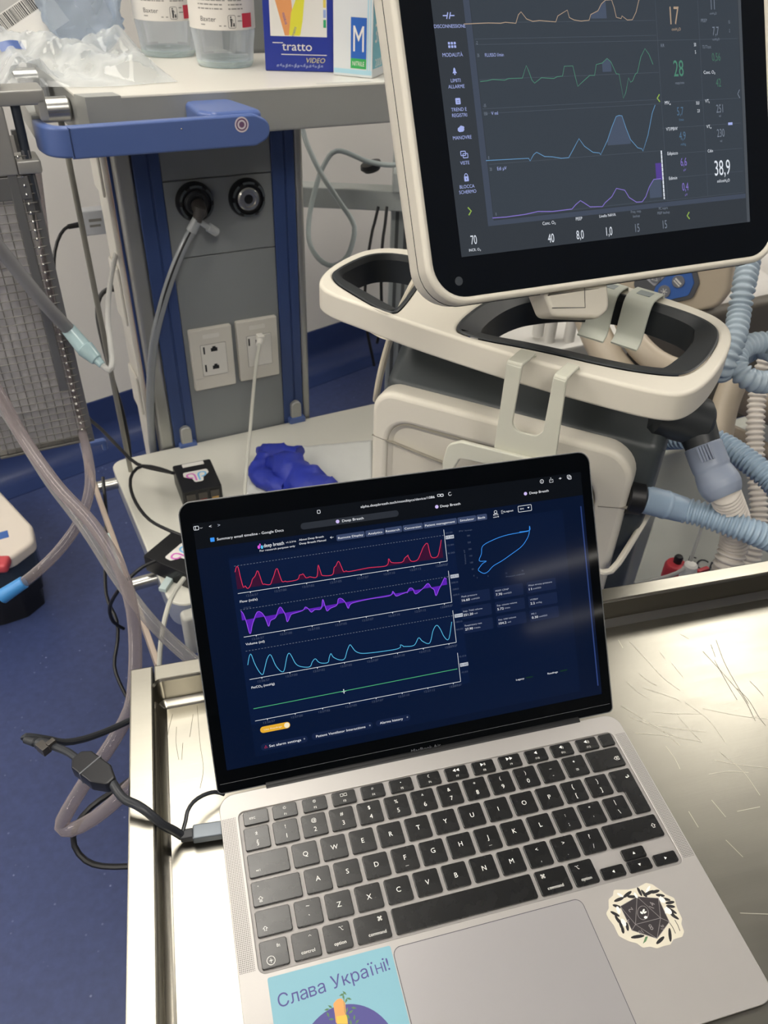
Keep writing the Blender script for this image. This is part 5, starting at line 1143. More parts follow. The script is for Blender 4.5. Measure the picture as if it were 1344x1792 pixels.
obj('interface_text', SG(mt([('0,56', 273.4, 142.2, 6.5, 'C', .62), ('42', 274.6, 121.2, 6.8, 'C', .62)])), n_gd, mdisp, smooth=0)
obj('interface_text', SG(mt([('5,7', 230.1, 99.6, 6.8, 'C', .62), ('l/min', 231, 92.6, 2.1, 'C', .9), ('4,9', 231, 79.4, 6.8, 'C', .62), ('ml/kg', 231.5, 72.4, 2.1, 'C', .9)])), n_bd, mdisp, smooth=0)
obj('interface_text', SG(mt([('6,6', 230.7, 57.8, 6.8, 'C', .62), ('μV', 231.5, 51.0, 2.0, 'C', .9), ('0,4', 230.9, 36.8, 6.8, 'C', .62), ('μV', 231.5, 30.0, 2.0, 'C', .9)])), n_pu, mdisp, smooth=0)
obj('arrow', SG(join(*[stroke([(x * MM - s * .0013, y * MM + .0030), (x * MM + s * .0013, y * MM), (x * MM - s * .0013, y * MM - .0030)], .0011) for x, y, s in ((12.2, 34.5, 1), (232.4, 11.8, -1), (207.4, 111, -1))])), n_lm, mdisp, smooth=0)
obj('arrow', SG(stroke([(.2985, .1145), (.2962, .111), (.2985, .1075)], .0007)), n_d, mdisp, smooth=0)
ic = [stroke(mmp((8.6, 177.2), (12.6, 177.2)), .0008), stroke(mmp((14.8, 177.2), (18.6, 177.2)), .0008), stroke(mmp((11.6, 174.9), (13.2, 179.5)), .0008), stroke(mmp((13.9, 174.9), (15.5, 179.5)), .0008)]
for i in range(3):
    for j in range(2): ic.append(flat(R_(10.2 + i * 2.5, 12.0 + i * 2.5, 154.6 + j * 2.4, 156.4 + j * 2.4, .3)))
ic += [flat(mmp((11.2, 136.6), (15.0, 136.6), (14.2, 138), (13.9, 139.8), (13.1, 140.8), (12.3, 139.8), (12.0, 138))), flat(circ(.0131, .1360, .0006, 10))]
ic += [flat(R_(10.9, 15.3, 114.2, 118.8, .6)), flat(fillet(mmp((9.8, 95.2), (11.2, 94), (14.6, 94.2), (15.8, 95.4), (15.6, 96.6), (16.2, 97.4), (15.2, 98.2), (14.2, 98.4), (13.0, 98.8), (11.4, 97.6), (10.2, 97)), .0006, 3)),
       stroke(R_(10.2, 14.4, 76.6, 79.8, .4), .0006, closed=True), stroke(R_(12.0, 16.2, 74.8, 78.0, .4), .0006, closed=True), flat(R_(10.6, 14.6, 57.2, 61.0, .4)), stroke([(.0126 + .0014 * math.cos(t), .0610 + .0020 * math.sin(t)) for t in [PI * k / 8 for k in range(9)]], .0006), stroke(mmp((283.5, 86.5), (288.5, 86.5)), .0022)]
obj('icon', SG(join(*ic)), n_l, mdisp, smooth=0)
obj('icon', SG(join(stroke(mmp((12.1, 115.4), (14.1, 115.4)), .0003), stroke(mmp((12.1, 116.8), (14.1, 116.8)), .0003), stroke(mmp((12.6, 59.6), (12.6, 58.4)), .0005), stroke(mmp((12, 77.6), (14, 77.6)), .0003)), .00036), n_dk, mdisp, smooth=0)
# yoke under the screen
a_, b_ = mp(905, 505), mp(1000, 503)
yoke = obj('screen_yoke', S_(join(xf(prism(fillet([(.078, -.036), (.145, -.036), (.145, -.060), (.132, -.066), (.085, -.058)], [.002, .004, .012, .012, .008], 5), -.035, -.006, .004, .004, 3), Matrix.Identity(4)))), m_vw, vent)
obj('yoke_seam', S_(join(stroke([(.084, -.0505), (.118, -.0545), (.119, -.0375)], .0007, -.0054))), m_seam, vent)
cen = npa(*(np.array(SW @ Vector((.115, .02, -.05)))))
obj('screen_arm', sweep([cen, cen * .5 + .5 * npa(*(np.array(VM.inverted()) @ np.append(onz(985, 500, RT - .012), 1))[:3]) + npa(0, 0, -.006), npa(*(np.array(VM.inverted()) @ np.append(onz(985, 498, RT - .012), 1))[:3])], .012, 14, .01), m_vd2, vent)
# expiratory elbow and gas ports on the right side
def vw(x, y, d): return dep(x, y, d)
ED = .765
e0, e1 = vw(1150, 718, ED), vw(1236, 742, ED)
def cyl(a, b, r0, r1=None, n=24, cap=.0015):
    a, b = npa(*a), npa(*b); L_ = np.linalg.norm(b - a); r1 = r1 or r0
    z = (b - a) / L_; x = np.cross(z, [0, 0, 1.]); x = x / np.linalg.norm(x); y = np.cross(z, x)
    return xf(lathe([(0, 0), (r0 - cap, 0), (r0, cap), (r1, L_ - cap), (r1 - cap, L_), (0, L_)], n), frame(a, x, y, z))
elb = obj('expiratory_elbow', join(cyl(vw(1140, 716, ED - .005), e1, .0235, .0235, 28, .005)), m_vd2, vent, world=True)
obj('elbow_outlet', cyl(vw(1218, 745, ED), vw(1232, 786, ED - .005), .0185, .0165, 24, .002), m_vd2, elb, world=True)
obj('inspiratory_port', cyl(vw(1095, 868, .79), vw(1124, 872, .79), .0175, .0175, 24), m_blackp, vent, world=True)
obj('base_edge', sweep([vw(1048, 1000, .80), vw(1062, 1001, .80), vw(1082, 985, .80), vw(1140, 890, .83)], .0035, 10, .006), m_vw, vent, world=True)
obj('power_cord', sweep([vw(742, 462, .86), vw(722, 500, .86), vw(700, 545, .88), vw(682, 595, .93), vw(668, 645, .96), vw(661, 680, .98), vw(658, 700, 1.02)], .0042, 10, .01), mat('cord_cream', '#cdc5b2', .5), vent, world=True)
# --- hook bracket hanging on the front of the rail
m_br = mat('bracket_sage', '#c6c6b8', .45, var=.02)
fr0, fr1 = onz(720, 578, RT), onz(1090, 690, RT)
fd = (fr1 - fr0); fd[2] = 0; fd /= np.linalg.norm(fd); fn = npa(-fd[1], fd[0], 0); fn = -fn if fn @ (CAM - fr0) < 0 else fn
BP = fr0 + fn * .008
def bp(*pts):
    o = []
    for x, y in pts:
        P = onp(x, y, BP, fn) - BP; o.append((P @ fd, P[2]))
    return o
BMX = frame(BP, fd, np.cross([0, 0, 1.], fd))
brk = thing('hook_bracket', 'pale two-pronged hook bracket hanging on the front of the ventilator rail', 'bracket', BMX)
BX = Matrix(((1, 0, 0, 0), (0, 0, -1 if np.cross(fd, [0, 0, 1.]) @ fn > 0 else 1, 0), (0, 1, 0, 0), (0, 0, 0, 1)))
poly = bp((893, 604), (921, 606), (898, 741), (907, 753), (940, 761), (952, 754), (977, 622), (1001, 626), (970, 830), (955, 900), (850, 900), (864, 800))
poly = [(x, min(z, RT - BP[2] + .0035)) for x, z in poly]
obj('plate', xf(prism(fillet(poly, [.002, .002, .008, .01, .01, .006, .002, .002, .002, .006, .006, .002], 5), 0, .0032, .001, .001, 2), BX), m_br, brk)
for i0, i1 in ((0, 1), (6, 7)):
    x0, x1 = poly[i0][0], poly[i1][0]; zt = RT - BP[2]
    hookp = [(-.0032, zt - .012), (-.0036, zt + .0015), (-.0010, zt + .0048), (.026, zt + .0048), (.0295, zt + .0015), (.0295, zt - .020), (.0265, zt - .020), (.0265, zt + .0016), (0, zt + .0016), (0, zt - .012)]
    sg_ = -1 if (BX @ Vector((0, 0, 1)))[1] > 0 else 1
    g = prism(ccw(fillet(hookp, .0015, 3)), x0, x1, .0008, .0008, 1)
    obj('hook', xf(g, Matrix(((0, 0, 1, 0), (sg_, 0, 0, 0), (0, 1, 0, 0), (0, 0, 0, 1)))), m_br, brk)
lo = bp((776, 960), (781, 802), (790, 772), (812, 766), (1010, 815), (1010, 835), (955, 827), (955, 960)); li = bp((800, 960), (802, 812), (811, 797), (830, 800), (944, 826), (942, 960))
obj('loop', xf(plate([fillet(lo, [.002, .01, .012, .012, .004, .004, .004, .002], 5), fillet([(x, z + (.004 if k in (0, 5) else 0)) for k, (x, z) in enumerate(li)], .004, 4)], .0034, .0085, .0015, 2), BX), m_br, brk)
# --- two tube clips on the far side of the rail
m_clip = mat('clip_sage', '#c2c6bb', .4, spec=.5, var=.03); m_clipm = mat('clip_print', '#8b9394', .5)
for k, (ax, ay, bx_, by_, lab) in enumerate(((1043, 503, 1090, 516, 'pale tube clip on the rail under the screen, nearer the screen yoke'), (1105, 516, 1152, 530, 'pale tube clip on the rail under the screen, nearer the blue hose'))):
    A = onz(ax, ay, RT); B = onz(bx_, by_, RT); w = np.linalg.norm(B - A); ex = (B - A) / w; ey = np.cross([0, 0, 1.], ex)
    t = thing('tube_clip', lab, 'clip', frame(A, ex, ey), 'clips on the ventilator rail')
    pf_ = [(.015, -.006), (.0135, .0035), (.004, .0052), (-.010, .0046), (-.0165, -.002), (-.019, -.020), (-.020, -.036), (-.0245, -.0425), (-.0285, -.0445)]
    pts = smooth_path([(a, b, 0) for a, b in pf_], .0025)[:, :2]
    g = prism(ccw(thick(pts, .0022)), 0, w, .0006, .0006, 1)
    obj('band', xf(g, Matrix(((0, 0, 1, 0), (1, 0, 0, 0), (0, 1, 0, 0), (0, 0, 0, 1)))), m_clip, t)
    obj('print_mark', xf(prism(rrect(w * .25, w * .75, -.008, .0045, .001), .0061, .0066), tr(0, 0, 0)), m_clipm, t)

# ================================================================== BREATHING TUBES
m_tb = mat('tube_blue', '#97abbd', .30, spec=.5, var=.04); m_tw = mat('tube_white', '#d2cbc2', .40, var=.03); m_tbc = mat('tube_blueclear', '#a9b8c4', .25, spec=.6, var=.05); m_cuff = mat('cuff_blue', '#90a4b8', .38, var=.03); m_cuff2 = mat('cuff_slate', '#8791a3', .42, var=.03)
def path(*p): return [dep(x, y, d) for x, y, d in p]
t = thing('breathing_tube', 'pale blue corrugated hose from the ventilator port, nearest the steel tray', 'tube', tr(*dep(1124, 872, .79)), 'breathing tubes')
obj('cuff', (lambda P: sweep(P, profile(P, [0, .02, .5, .53, .57, .60, .95, 1], [.0138, .0146, .0143, .0149, .0149, .0142, .0132, .0128]), 28, .0008))([dep(1121, 872, .79), dep(1160, 882, .796), dep(1199, 893, .80)]), m_cuff, t, world=True)
obj('hose', sweep(path((1194, 892, .800), (1225, 899, .792), (1270, 914, .782), (1320, 932, .775), (1370, 952, .78), (1430, 980, .80), (1560, 1060, .83), (1700, 1150, .88)), corr(.0134, .0030, .0052), 20, .0007), m_tb, t, world=True, smooth=180, wn=False)
t = thing('breathing_tube', 'white corrugated hose hanging from the grey cuff under the black elbow', 'tube', tr(*dep(1232, 780, ED)), 'breathing tubes')
obj('cuff', (lambda P: sweep(P, profile(P, [0, .03, .42, .48, .56, .72, .84, .95, 1], [.0165, .0178, .0180, .0172, .0186, .0200, .0196, .0172, .0155]), 32, .001))([dep(1229, 778, ED - .004), dep(1247, 822, ED - .006), dep(1270, 868, ED - .01)]), m_cuff2, t, world=True)
rib = [cyl(dep(1229 + dx, 780 + dx * -.35, ED - .024), dep(1240 + dx, 806 + dx * -.35, ED - .026), .0011, .0011, 6, .0003) for dx in (-10, -5, 0, 5, 10)]
obj('cuff_ribs', join(*rib), m_cuff2, t, world=True)
obj('hose', sweep(path((1266, 858, .757), (1279, 890, .785), (1287, 915, .808), (1285, 950, .83), (1273, 990, .84), (1260, 1040, .86), (1250, 1100, .88)), corr(.0152, .0042, .0062), 20, .0007), m_tw, t, world=True, smooth=180, wn=False)
t = thing('breathing_tube', 'thinner white corrugated hose hanging at the right edge behind the blue hoses', 'tube', tr(*dep(1340, 640, 1.12)), 'breathing tubes')
obj('hose', sweep(path((1352, 600, 1.10), (1338, 640, 1.11), (1326, 690, 1.12), (1322, 740, 1.12), (1322, 800, 1.12), (1326, 860, 1.12), (1328, 905, 1.12), (1322, 950, 1.12), (1310, 1000, 1.13), (1298, 1050, 1.15)), corr(.0128, .0032, .0078), 18, .001), m_tw, t, world=True, smooth=180, wn=False)
t = thing('breathing_tube', 'pale blue corrugated hose passing behind the black elbow to the right edge', 'tube', tr(*dep(1165, 770, .93)), 'breathing tubes')
obj('hose', sweep(path((1160, 768, .98), (1195, 766, .95), (1228, 764, .93), (1262, 776, .92), (1300, 800, .90), (1345, 836, .88), (1400, 885, .87), (1520, 930, .93), (1700, 990, .98)), corr(.0142, .0032, .0056), 20, .0008), m_tb, t, world=True, smooth=180, wn=False)
t = thing('breathing_tube', 'bluish clear ribbed hose looping down from behind the screen corner', 'tube', tr(*dep(1310, 450, .95)), 'breathing tubes')
obj('hose', sweep(path((1318, 410, .95), (1311, 455, .95), (1302, 500, .94), (1294, 545, .94), (1286, 590, .93), (1270, 632, .93), (1262, 650, .95), (1278, 640, 1.0), (1300, 622, 1.03), (1330, 610, 1.03), (1362, 622, 1.0), (1368, 650, .97), (1345, 668, .95), (1312, 664, .94), (1288, 640, .945), (1296, 612, .96), (1330, 600, .97), (1390, 604, .97), (1500, 640, 1.0), (1680, 720, 1.05)), corr(.0140, .0036, .0078), 20, .001), m_tbc, t, world=True, smooth=180, wn=False)

# ================================================================== BED BEHIND THE VENTILATOR
m_bei = mat('bed_beige', '#b3a794', .42, var=.04, vscale=15); m_bei2 = mat('bed_taupe', '#8f8373', .5, var=.05); m_sheet = mat('bed_sheet', '#cfccc8', .75, var=.03, bump=.2, bscale=25); m_bpan = mat('bed_panel_blue', '#3d63a8', .4, var=.04); m_bgrey = mat('bed_grey', '#b4b6ad', .5, var=.05)
BD = 1.38
bed = thing('hospital_bed', 'beige hospital bed with blue control panel and white bedding behind the ventilator', 'bed', tr(*(dep(1250, 800, 1.6) * npa(1, 1, 0))))
bc = dep(1180, 500, BD); bn = CAM - bc; bn[2] = 0; bn /= np.linalg.norm(bn); bn = npa(bn[0] * .97 + bn[1] * .2, bn[1] * .97 - bn[0] * .2, 0); bexx = np.cross([0, 0, 1.], bn)
BR = frame(bc, bexx, (0, 0, 1), bn)
def bpl(*pts, off=0.):
    o = []
    for x, y in pts:
        P = onp(x, y, bc + bn * off, bn) - bc; o.append((P @ bexx, P[2]))
    return o
obj('side_rail', xf(prism(fillet(bpl((1075, 470), (1120, 440), (1292, 400), (1278, 515), (1258, 540), (1215, 550), (1120, 540), (1080, 518)), [.02, .03, .02, .04, .03, .03, .03, .02], 6), -.035, 0, .010, .008, 4), BR), m_bei, bed, world=True)
pan = obj('control_panel', xf(prism(fillet(bpl((1112, 478), (1190, 455), (1218, 462), (1226, 495), (1214, 522), (1168, 532), (1130, 524), (1108, 500)), .012, 5), -.002, .004, .002, 0, 2), BR), mat('panel_slate', '#54565a', .5), bed, world=True)
obj('panel_blue', xf(prism(fillet(bpl((1148, 500), (1180, 470), (1210, 468), (1217, 494), (1207, 516), (1170, 524), (1142, 518)), .010, 5), .003, .0055, .001, 0, 2), BR), m_bpan, pan, world=True)
obj('panel_pale', xf(prism(fillet(bpl((1128, 484), (1160, 474), (1176, 472), (1146, 500)), .004, 4), .003, .0055, .001, 0, 2), BR), mat('panel_lilac', '#a9a9b2', .45), pan, world=True)
bt = []
for x, y, r in ((1148, 484, .010), (1164, 508, .011), (1189, 491, .011)):
    q = bpl((x, y))[0]; bt.append(q); obj('panel_button', xf(prism(circ(q[0], q[1], r, 20), .005, .0075, .001), BR), mat('button_grey', '#70737c', .4), pan, world=True)
obj('panel_symbol', xf(join(stroke([(bt[0][0] - .005, bt[0][1] - .004), (bt[0][0], bt[0][1] + .005), (bt[0][0] + .005, bt[0][1] - .004)], .0014, .0078, closed=True), *[stroke([(bt[1][0] - .006 * math.cos(a), bt[1][1] - .006 * math.sin(a)), (bt[1][0] + .006 * math.cos(a), bt[1][1] + .006 * math.sin(a))], .001, .0078) for a in (0, 1.05, 2.1)], stroke([(bt[2][0] - .006, bt[2][1] + .005), (bt[2][0] + .006, bt[2][1] - .003)], .003, .0078), stroke([(bt[2][0] - .008, bt[2][1] + .001), (bt[2][0] + .004, bt[2][1] - .007)], .002, .0078)), BR), m_white, pan, world=True, smooth=0)
obj('rail_arm', sweep(path((1092, 552, 1.33), (1112, 598, 1.30), (1150, 634, 1.28), (1195, 650, 1.27), (1235, 638, 1.27), (1266, 590, 1.28)), .020, 16, .012), m_bei, bed, world=True)
obj('rail_arm', sweep(path((1022, 530, 1.36), (1045, 590, 1.34), (1075, 640, 1.32), (1120, 690, 1.30)), .026, 16, .012), m_bei, bed, world=True)
obj('rail_arm', sweep(path((1285, 668, 1.22), (1272, 700, 1.22), (1262, 740, 1.22), (1256, 790, 1.22)), .020, 16, .01), m_bei, bed, world=True)
obj('rail_arm', sweep(path((1283, 672, 1.23), (1305, 698, 1.25), (1345, 716, 1.26), (1420, 745, 1.28)), .024, 16, .01), m_bei2, bed, world=True)
def bedf(i, j):
    x = 1262 + 260 * i; y = 640 - 320 * j
    n_ = mnoise.noise(Vector((i * 5, j * 5, 2))) * .05
    return tuple(dep(x, y, 1.62 + n_ + .35 * j * j))
obj('bedding', gridsurf(bedf, 30, 30), m_sheet, bed, world=True, solid=.01)
mt0 = dep(1250, 700, 1.75)
obj('mattress', xf(bx(-.02, .9, 0, 1.2, .62, .80, .05, 3), frame((mt0[0], mt0[1], 0), CU, CV)), m_sheet, bed, world=True)
obj('frame_cover', xf(bx(-.28, .9, 0, .04, .10, .66, .012, 3), frame((*(dep(1190, 900, 1.52)[:2]), 0), CU, CV)), m_bgrey, bed, world=True)
obj('frame_skirt', xf(bx(-.20, .9, 0, .03, .60, .86, .012, 3), frame((*(dep(1190, 820, 1.60)[:2]), 0), CU, CV)), mat('bed_brown', '#5c574f', .55, var=.06), bed, world=True)
obj('frame_bar', sweep(path((1235, 735, 1.3), (1290, 760, 1.3), (1345, 790, 1.3), (1420, 830, 1.3)), .012, 12, .02), m_bei2, bed, world=True)
# mechanical-release sign and red parts low at the bed
sg = dep(1231, 988, 1.36)
sgn = thing('bed_sign', 'pale board with dark letters half hidden behind the steel tray rim', 'sign', frame(sg, bexx * .985 + npa(0, 0, -.17), (0.0, .25, .97)))
obj('board', bx(-.10, .16, -.10, .075, -.012, -.001, .004), m_bgrey, sgn)
obj('lettering', txt('ECR', .020, .0, .0, maxw=.052, z=.0005), m_ink, sgn, smooth=0)
red = thing('red_stopper', 'red stopper with a black knob low behind the steel tray', 'stopper', tr(*dep(1181, 996, 1.25)) @ Matrix.Scale(.58, 4))
obj('cap', lathe([(.030, -.03), (.030, .012), (.026, .020), (0, .022)], 24), mat('cap_red', '#a8323c', .4, var=.05), red)
obj('knob', lathe([(.011, .020), (.012, .038), (.009, .043), (0, .044)], 16, (.004, .004, 0)), m_blackp, red)
rb = obj('red_tab', xf(bx(-.018, .02, -.006, .006, -.016, .012, .003), tr(*dep(1228, 1001, 1.26)) @ rot(.2, 'Z') @ Matrix.Scale(.6, 4)), mat('cap_red', '#a8323c')); tag(rb, 'small red tab between the white bottle cap and the letters', 'tab')
wbt = thing('sampling_bottle', 'white round bottle top with a thin clear tube, behind the steel tray', 'bottle', tr(*dep(1207, 996, 1.15)) @ Matrix.Scale(.58, 4))
obj('cap', lathe([(.020, -.03), (.019, -.002), (.0165, .002), (.0172, .006), (.0165, .014), (.011, .0185), (0, .019)], 24), m_white, wbt)
obj('thin_tube', sweep(path((1208, 984, 1.15), (1217, 955, 1.14), (1233, 905, 1.13), (1240, 860, 1.12), (1242, 800, 1.12)), .0026, 8, .012), clear('tube_clear', '#c9c9c6', .55, .1), wbt, world=True)
obj('side_tube', sweep(path((1204, 990, 1.15), (1184, 1003, 1.14), (1150, 1014, 1.13), (1110, 1022, 1.12)), .0030, 8, .012), clear('tube_clear', '#c9c9c6'), wbt, world=True)
# small things seen through the rail opening
tray2 = thing('syringe_tray', 'pale tray of small yellow-capped parts seen through the ventilator rail', 'tray', tr(*dep(990, 590, 1.55)))
obj('tray_body', xf(bx(-.16, .14, -.04, .10, -.05, .0, .006), rot(CA, 'Z')), m_white, tray2)
for k, (x, y, c, d) in enumerate(((968, 552, 'pale', 1.5), (948, 540, 'clear', 1.5), (1000, 570, 'white', 1.52))):
    q = dep(x, y, d); s_ = thing('syringe', ['yellow-capped syringe standing in the pale tray', 'clear blunt syringe left of the yellow-capped one', 'short white syringe lying right of the yellow-capped one'][k], 'syringe', tr(*q))
    obj('barrel', lathe([(.011, -.055), (.011, .012), (.006, .02)], 16), m_white, s_)
    obj('cap', lathe([(.0065, .018), (.006, .045), (.003, .05), (0, .05)], 12), mat(['cap_straw', 'cap_clear', 'cap_white'][k], ['#c6bd84', '#b9c3c6', '#cfcdc8'][k], .4), s_)

# ================================================================== STAND AND HOSE BEHIND, BETWEEN COLUMN AND SCREEN
m_std = mat('stand_grey', '#b6bcba', .4, .15, var=.04)
stand = thing('equipment_stand', 'grey rail and pole stand behind the supply column, left of the screen', 'stand', tr(*(dep(700, 500, 1.75) * npa(1, 1, 0))))
sd0, sd1 = dep(520, 345, 1.72), dep(725, 358, 1.72)
sdx = (sd1 - sd0); sdx[2] = 0; sdx /= np.linalg.norm(sdx); sdy = np.cross([0, 0, 1.], sdx)
SM_ = frame(sd0, sdx, sdy)
obj('cross_bar', xf(bx(-.02, .30, 0, .05, -.022, .022, .004), SM_), m_std, stand, world=True)
obj('pole', xf(bx(.205, .255, .055, .10, -sd0[2] + .06, .50, .006), SM_), m_std, stand, world=True)
obj('clamp_block', xf(bx(.208, .28, -.012, .05, .02, .062, .005), SM_), m_std, stand, world=True)
obj('pole_groove', xf(join(bx(.216, .224, .052, .057, -.9, .48), bx(.236, .244, .052, .057, -.9, .48)), SM_), mat('groove_dark', '#5d6060', .5), stand, world=True)
obj('foot', xf(bx(.08, .38, -.08, .24, -sd0[2] + .001, -sd0[2] + .065, .02), SM_), m_std, stand, world=True)
ho = obj('hose', sweep(path((528, 220, 1.60), (538, 254, 1.60), (562, 304, 1.60), (593, 351, 1.60), (616, 386, 1.60), (620, 409, 1.60), (608, 448, 1.61), (583, 465, 1.62), (558, 453, 1.63), (541, 422, 1.64), (542, 374, 1.65), (556, 316, 1.65), (567, 289, 1.65), (581, 268, 1.65), (597, 264, 1.65), (616, 271, 1.65), (645, 283, 1.66), (684, 289, 1.66), (712, 283, 1.66), (740, 275, 1.66)), .0052, 12, .01), mat('hose_grey', '#a3adad', .35, spec=.5))
tag(ho, 'grey hose looped in the gap between supply column and screen', 'hose')
for k, (pts, lab) in enumerate(((((662, 362, 1.70), (655, 392, 1.70), (652, 402, 1.70), (646, 436, 1.70), (640, 480, 1.70), (640, 560, 1.74), (655, 640, 1.8)), 'black cable hanging under the grey cross bar, left one'), (((677, 362, 1.70), (674, 392, 1.70), (669, 430, 1.70), (667, 500, 1.72), (668, 560, 1.75), (660, 600, 1.8)), 'black cable hanging under the grey cross bar, right one'))):
    c_ = obj('cable', sweep(path(*pts), .0034, 8, .015), m_blackp); tag(c_, lab, 'cable', 'black cables behind the screen')
pad_ = obj('cable_grip', xf(lathe([(0, 0), (.017, .002), (.024, .010), (.022, .018), (0, .020)], 20), tr(*dep(652, 300, 1.69)) @ rot(-.3, 'Y')), m_blackp)
tag(pad_, 'black round grip under the grey hose near the screen edge', 'grip')

# ================================================================== TUBES AND CABLES AT THE LEFT
m_suc = clear('suction_tube', '#a89ea0', .80, .15, .6, bump=.0); m_suc2 = clear('suction_tube_pale', '#adabaa', .74, .15, .6)
def tube(name, label, cat, pts, r, m, seg=12, step=.012, group=None):
    o = obj(name, sweep(path(*pts), r, seg, step), m); tag(o, label, cat, group); return o
SU = 'suction tubes on the left'
tube('suction_tube', 'pinkish clear tube from the left edge crossing down to the tray corner', 'tube', [(-60, 600, 1.0), (0, 692, 1.0), (40, 765, 1.0), (100, 850, .98), (160, 915, .96), (205, 985, .94), (228, 1050, .93), (236, 1110, .92), (236, 1180, .90), (228, 1240, .88), (196, 1300, .86), (155, 1360, .85), (118, 1420, .84), (108, 1446, .84), (125, 1452, .84), (165, 1432, .84), (215, 1390, .84), (260, 1340, .86)], .0078, m_suc, group=SU)
tube('suction_tube', 'clear tube from below the wire basket crossing to the laptop corner', 'tube', [(-40, 640, 1.05), (5, 712, 1.05), (48, 780, 1.04), (90, 845, 1.02), (150, 925, 1.0), (205, 1010, .98), (262, 1085, .96), (318, 1140, .95), (380, 1190, .95)], .0080, m_suc2, group=SU)
tb3 = thing('suction_tube', 'clear tube hanging through the basket and ending in a blue tip', 'tube', tr(*dep(42, 1022, 1.02)), SU)
obj('tube', sweep([pv(62, 300, -.165), pv(78, 430, -.165), pv(86, 520, -.165), pv(98, 590, -.167), pv(120, 670, -.172), pv(141, 745, -.18)] + path((156, 812, 1.09), (156, 860, 1.06), (140, 910, 1.04), (110, 955, 1.03), (75, 992, 1.02), (38, 1022, 1.02)), .0070, 12, .012), m_suc, tb3, world=True)
obj('tip', cyl(dep(43, 1018, 1.02), dep(2, 1045, 1.02), .0085, .0100, 16, .001), mat('tip_blue', '#3f86c4', .4), tb3, world=True, label='bright blue tip')
tb4 = thing('drip_line', 'grey tube across the basket with a pale blue connector and thin clear line', 'tube', tr(*dep(150, 610, 1.03)))
obj('tube', sweep(path((-30, 400, .90), (20, 460, .94), (60, 510, .97), (95, 550, 1.0), (122, 578, 1.03)), .0085, 12, .012), clear('suction_tube_grey', '#8a8a8b', .35, .2), tb4, world=True)
obj('connector', join(cyl(dep(118, 574, 1.03), dep(150, 612, 1.03), .0095, .0110, 16), cyl(dep(148, 609, 1.03), dep(170, 630, 1.03), .0120, .0085, 16), cyl(dep(168, 628, 1.03), dep(180, 640, 1.03), .0060, .0050, 12)), clear('connector_mint', '#a9c2c6', .35, .15, .6), tb4, world=True)
obj('thin_line', sweep(path((178, 638, 1.03), (191, 648, 1.03), (196, 635, 1.04), (193, 600, 1.07), (189, 560, 1.12), (191, 510, 1.19), (199, 462, 1.28), (207, 425, 1.36)), .0040, 10, .01), clear('tube_clear', '#c9c9c6'), tb4, world=True)
# adapter on the column side with its cable, black plug with cable
ad = thing('plug_adapter', 'small white adapter plugged into the side of the supply column', 'adapter', frame(dep(167, 385, 1.40), CU, CV))
obj('body', bx(-.027, .024, -.012, .016, -.023, .020, .003), mat('adapter_white', '#c3c6cb', .4), ad)
obj('label', xf(join(flat([(-.013, .001), (.009, .001), (.009, .006), (-.013, .006)]), flat([(-.013, -.008), (.006, -.008), (.006, -.004), (-.013, -.004)])), Matrix(((1, 0, 0, 0), (0, 0, -1, -.0123), (0, 1, 0, 0), (0, 0, 0, 1)))), m_ink2, ad, smooth=0)
obj('plug_end', bx(.024, .034, -.009, .013, -.018, .015, .003), m_blackp, ad)
tube('cable', 'black cable from the white adapter down behind the basket to the upper black box', 'cable', [(139, 393, 1.40), (120, 396, 1.39), (106, 410, 1.385), (96, 440, 1.38), (95, 480, 1.38), (104, 540, 1.38), (120, 620, 1.38), (138, 680, 1.38), (150, 725, 1.38), (178, 752, 1.38), (215, 790, 1.37), (240, 812, 1.365), (275, 822, 1.355), (305, 828, 1.345)], .0030, m_blackp, 8)
obj('plug', join(cyl(dep(118, 397, 1.39), dep(139, 393, 1.40), .0042, .0048, 10)), m_blackp, ad, world=True)
pg = thing('power_plug', 'black plug in the side of the supply column with a cable hanging down', 'plug', tr(*dep(205, 500, 1.42)))
obj('plug', join(cyl(dep(190, 505, 1.41), dep(203, 502, 1.415), .006, .009, 14), cyl(dep(202, 502, 1.415), dep(215, 500, 1.42), .010, .0175, 14, .002)), m_blackp, pg, world=True)
obj('cord', sweep(path((192, 505, 1.41), (180, 512, 1.41), (172, 528, 1.41), (171, 555, 1.41), (180, 600, 1.41), (196, 660, 1.41), (214, 722, 1.44), (224, 770, 1.47), (228, 806, 1.50), (236, 860, 1.56)), .0040, 10, .012), m_blackp, pg, world=True)
tube('cable', 'thin black cable hanging in front of the blue floor beside the trolley', 'cable', [(180, 835, 1.42), (186, 900, 1.40), (184, 960, 1.38), (186, 1040, 1.36), (204, 1085, 1.34), (206, 1120, 1.34), (200, 1165, 1.32), (214, 1205, 1.30), (232, 1235, 1.28)], .0030, m_blackp, 8)
tube('cable', 'black cable loop lying low beside the trolley under the dongle', 'cable', [(262, 1340, .95), (212, 1376, .93), (160, 1412, .92), (132, 1448, .92), (130, 1480, .92), (150, 1506, .92), (180, 1516, .92), (225, 1516, .92), (280, 1510, .92)], .0036, m_blackp, 8)

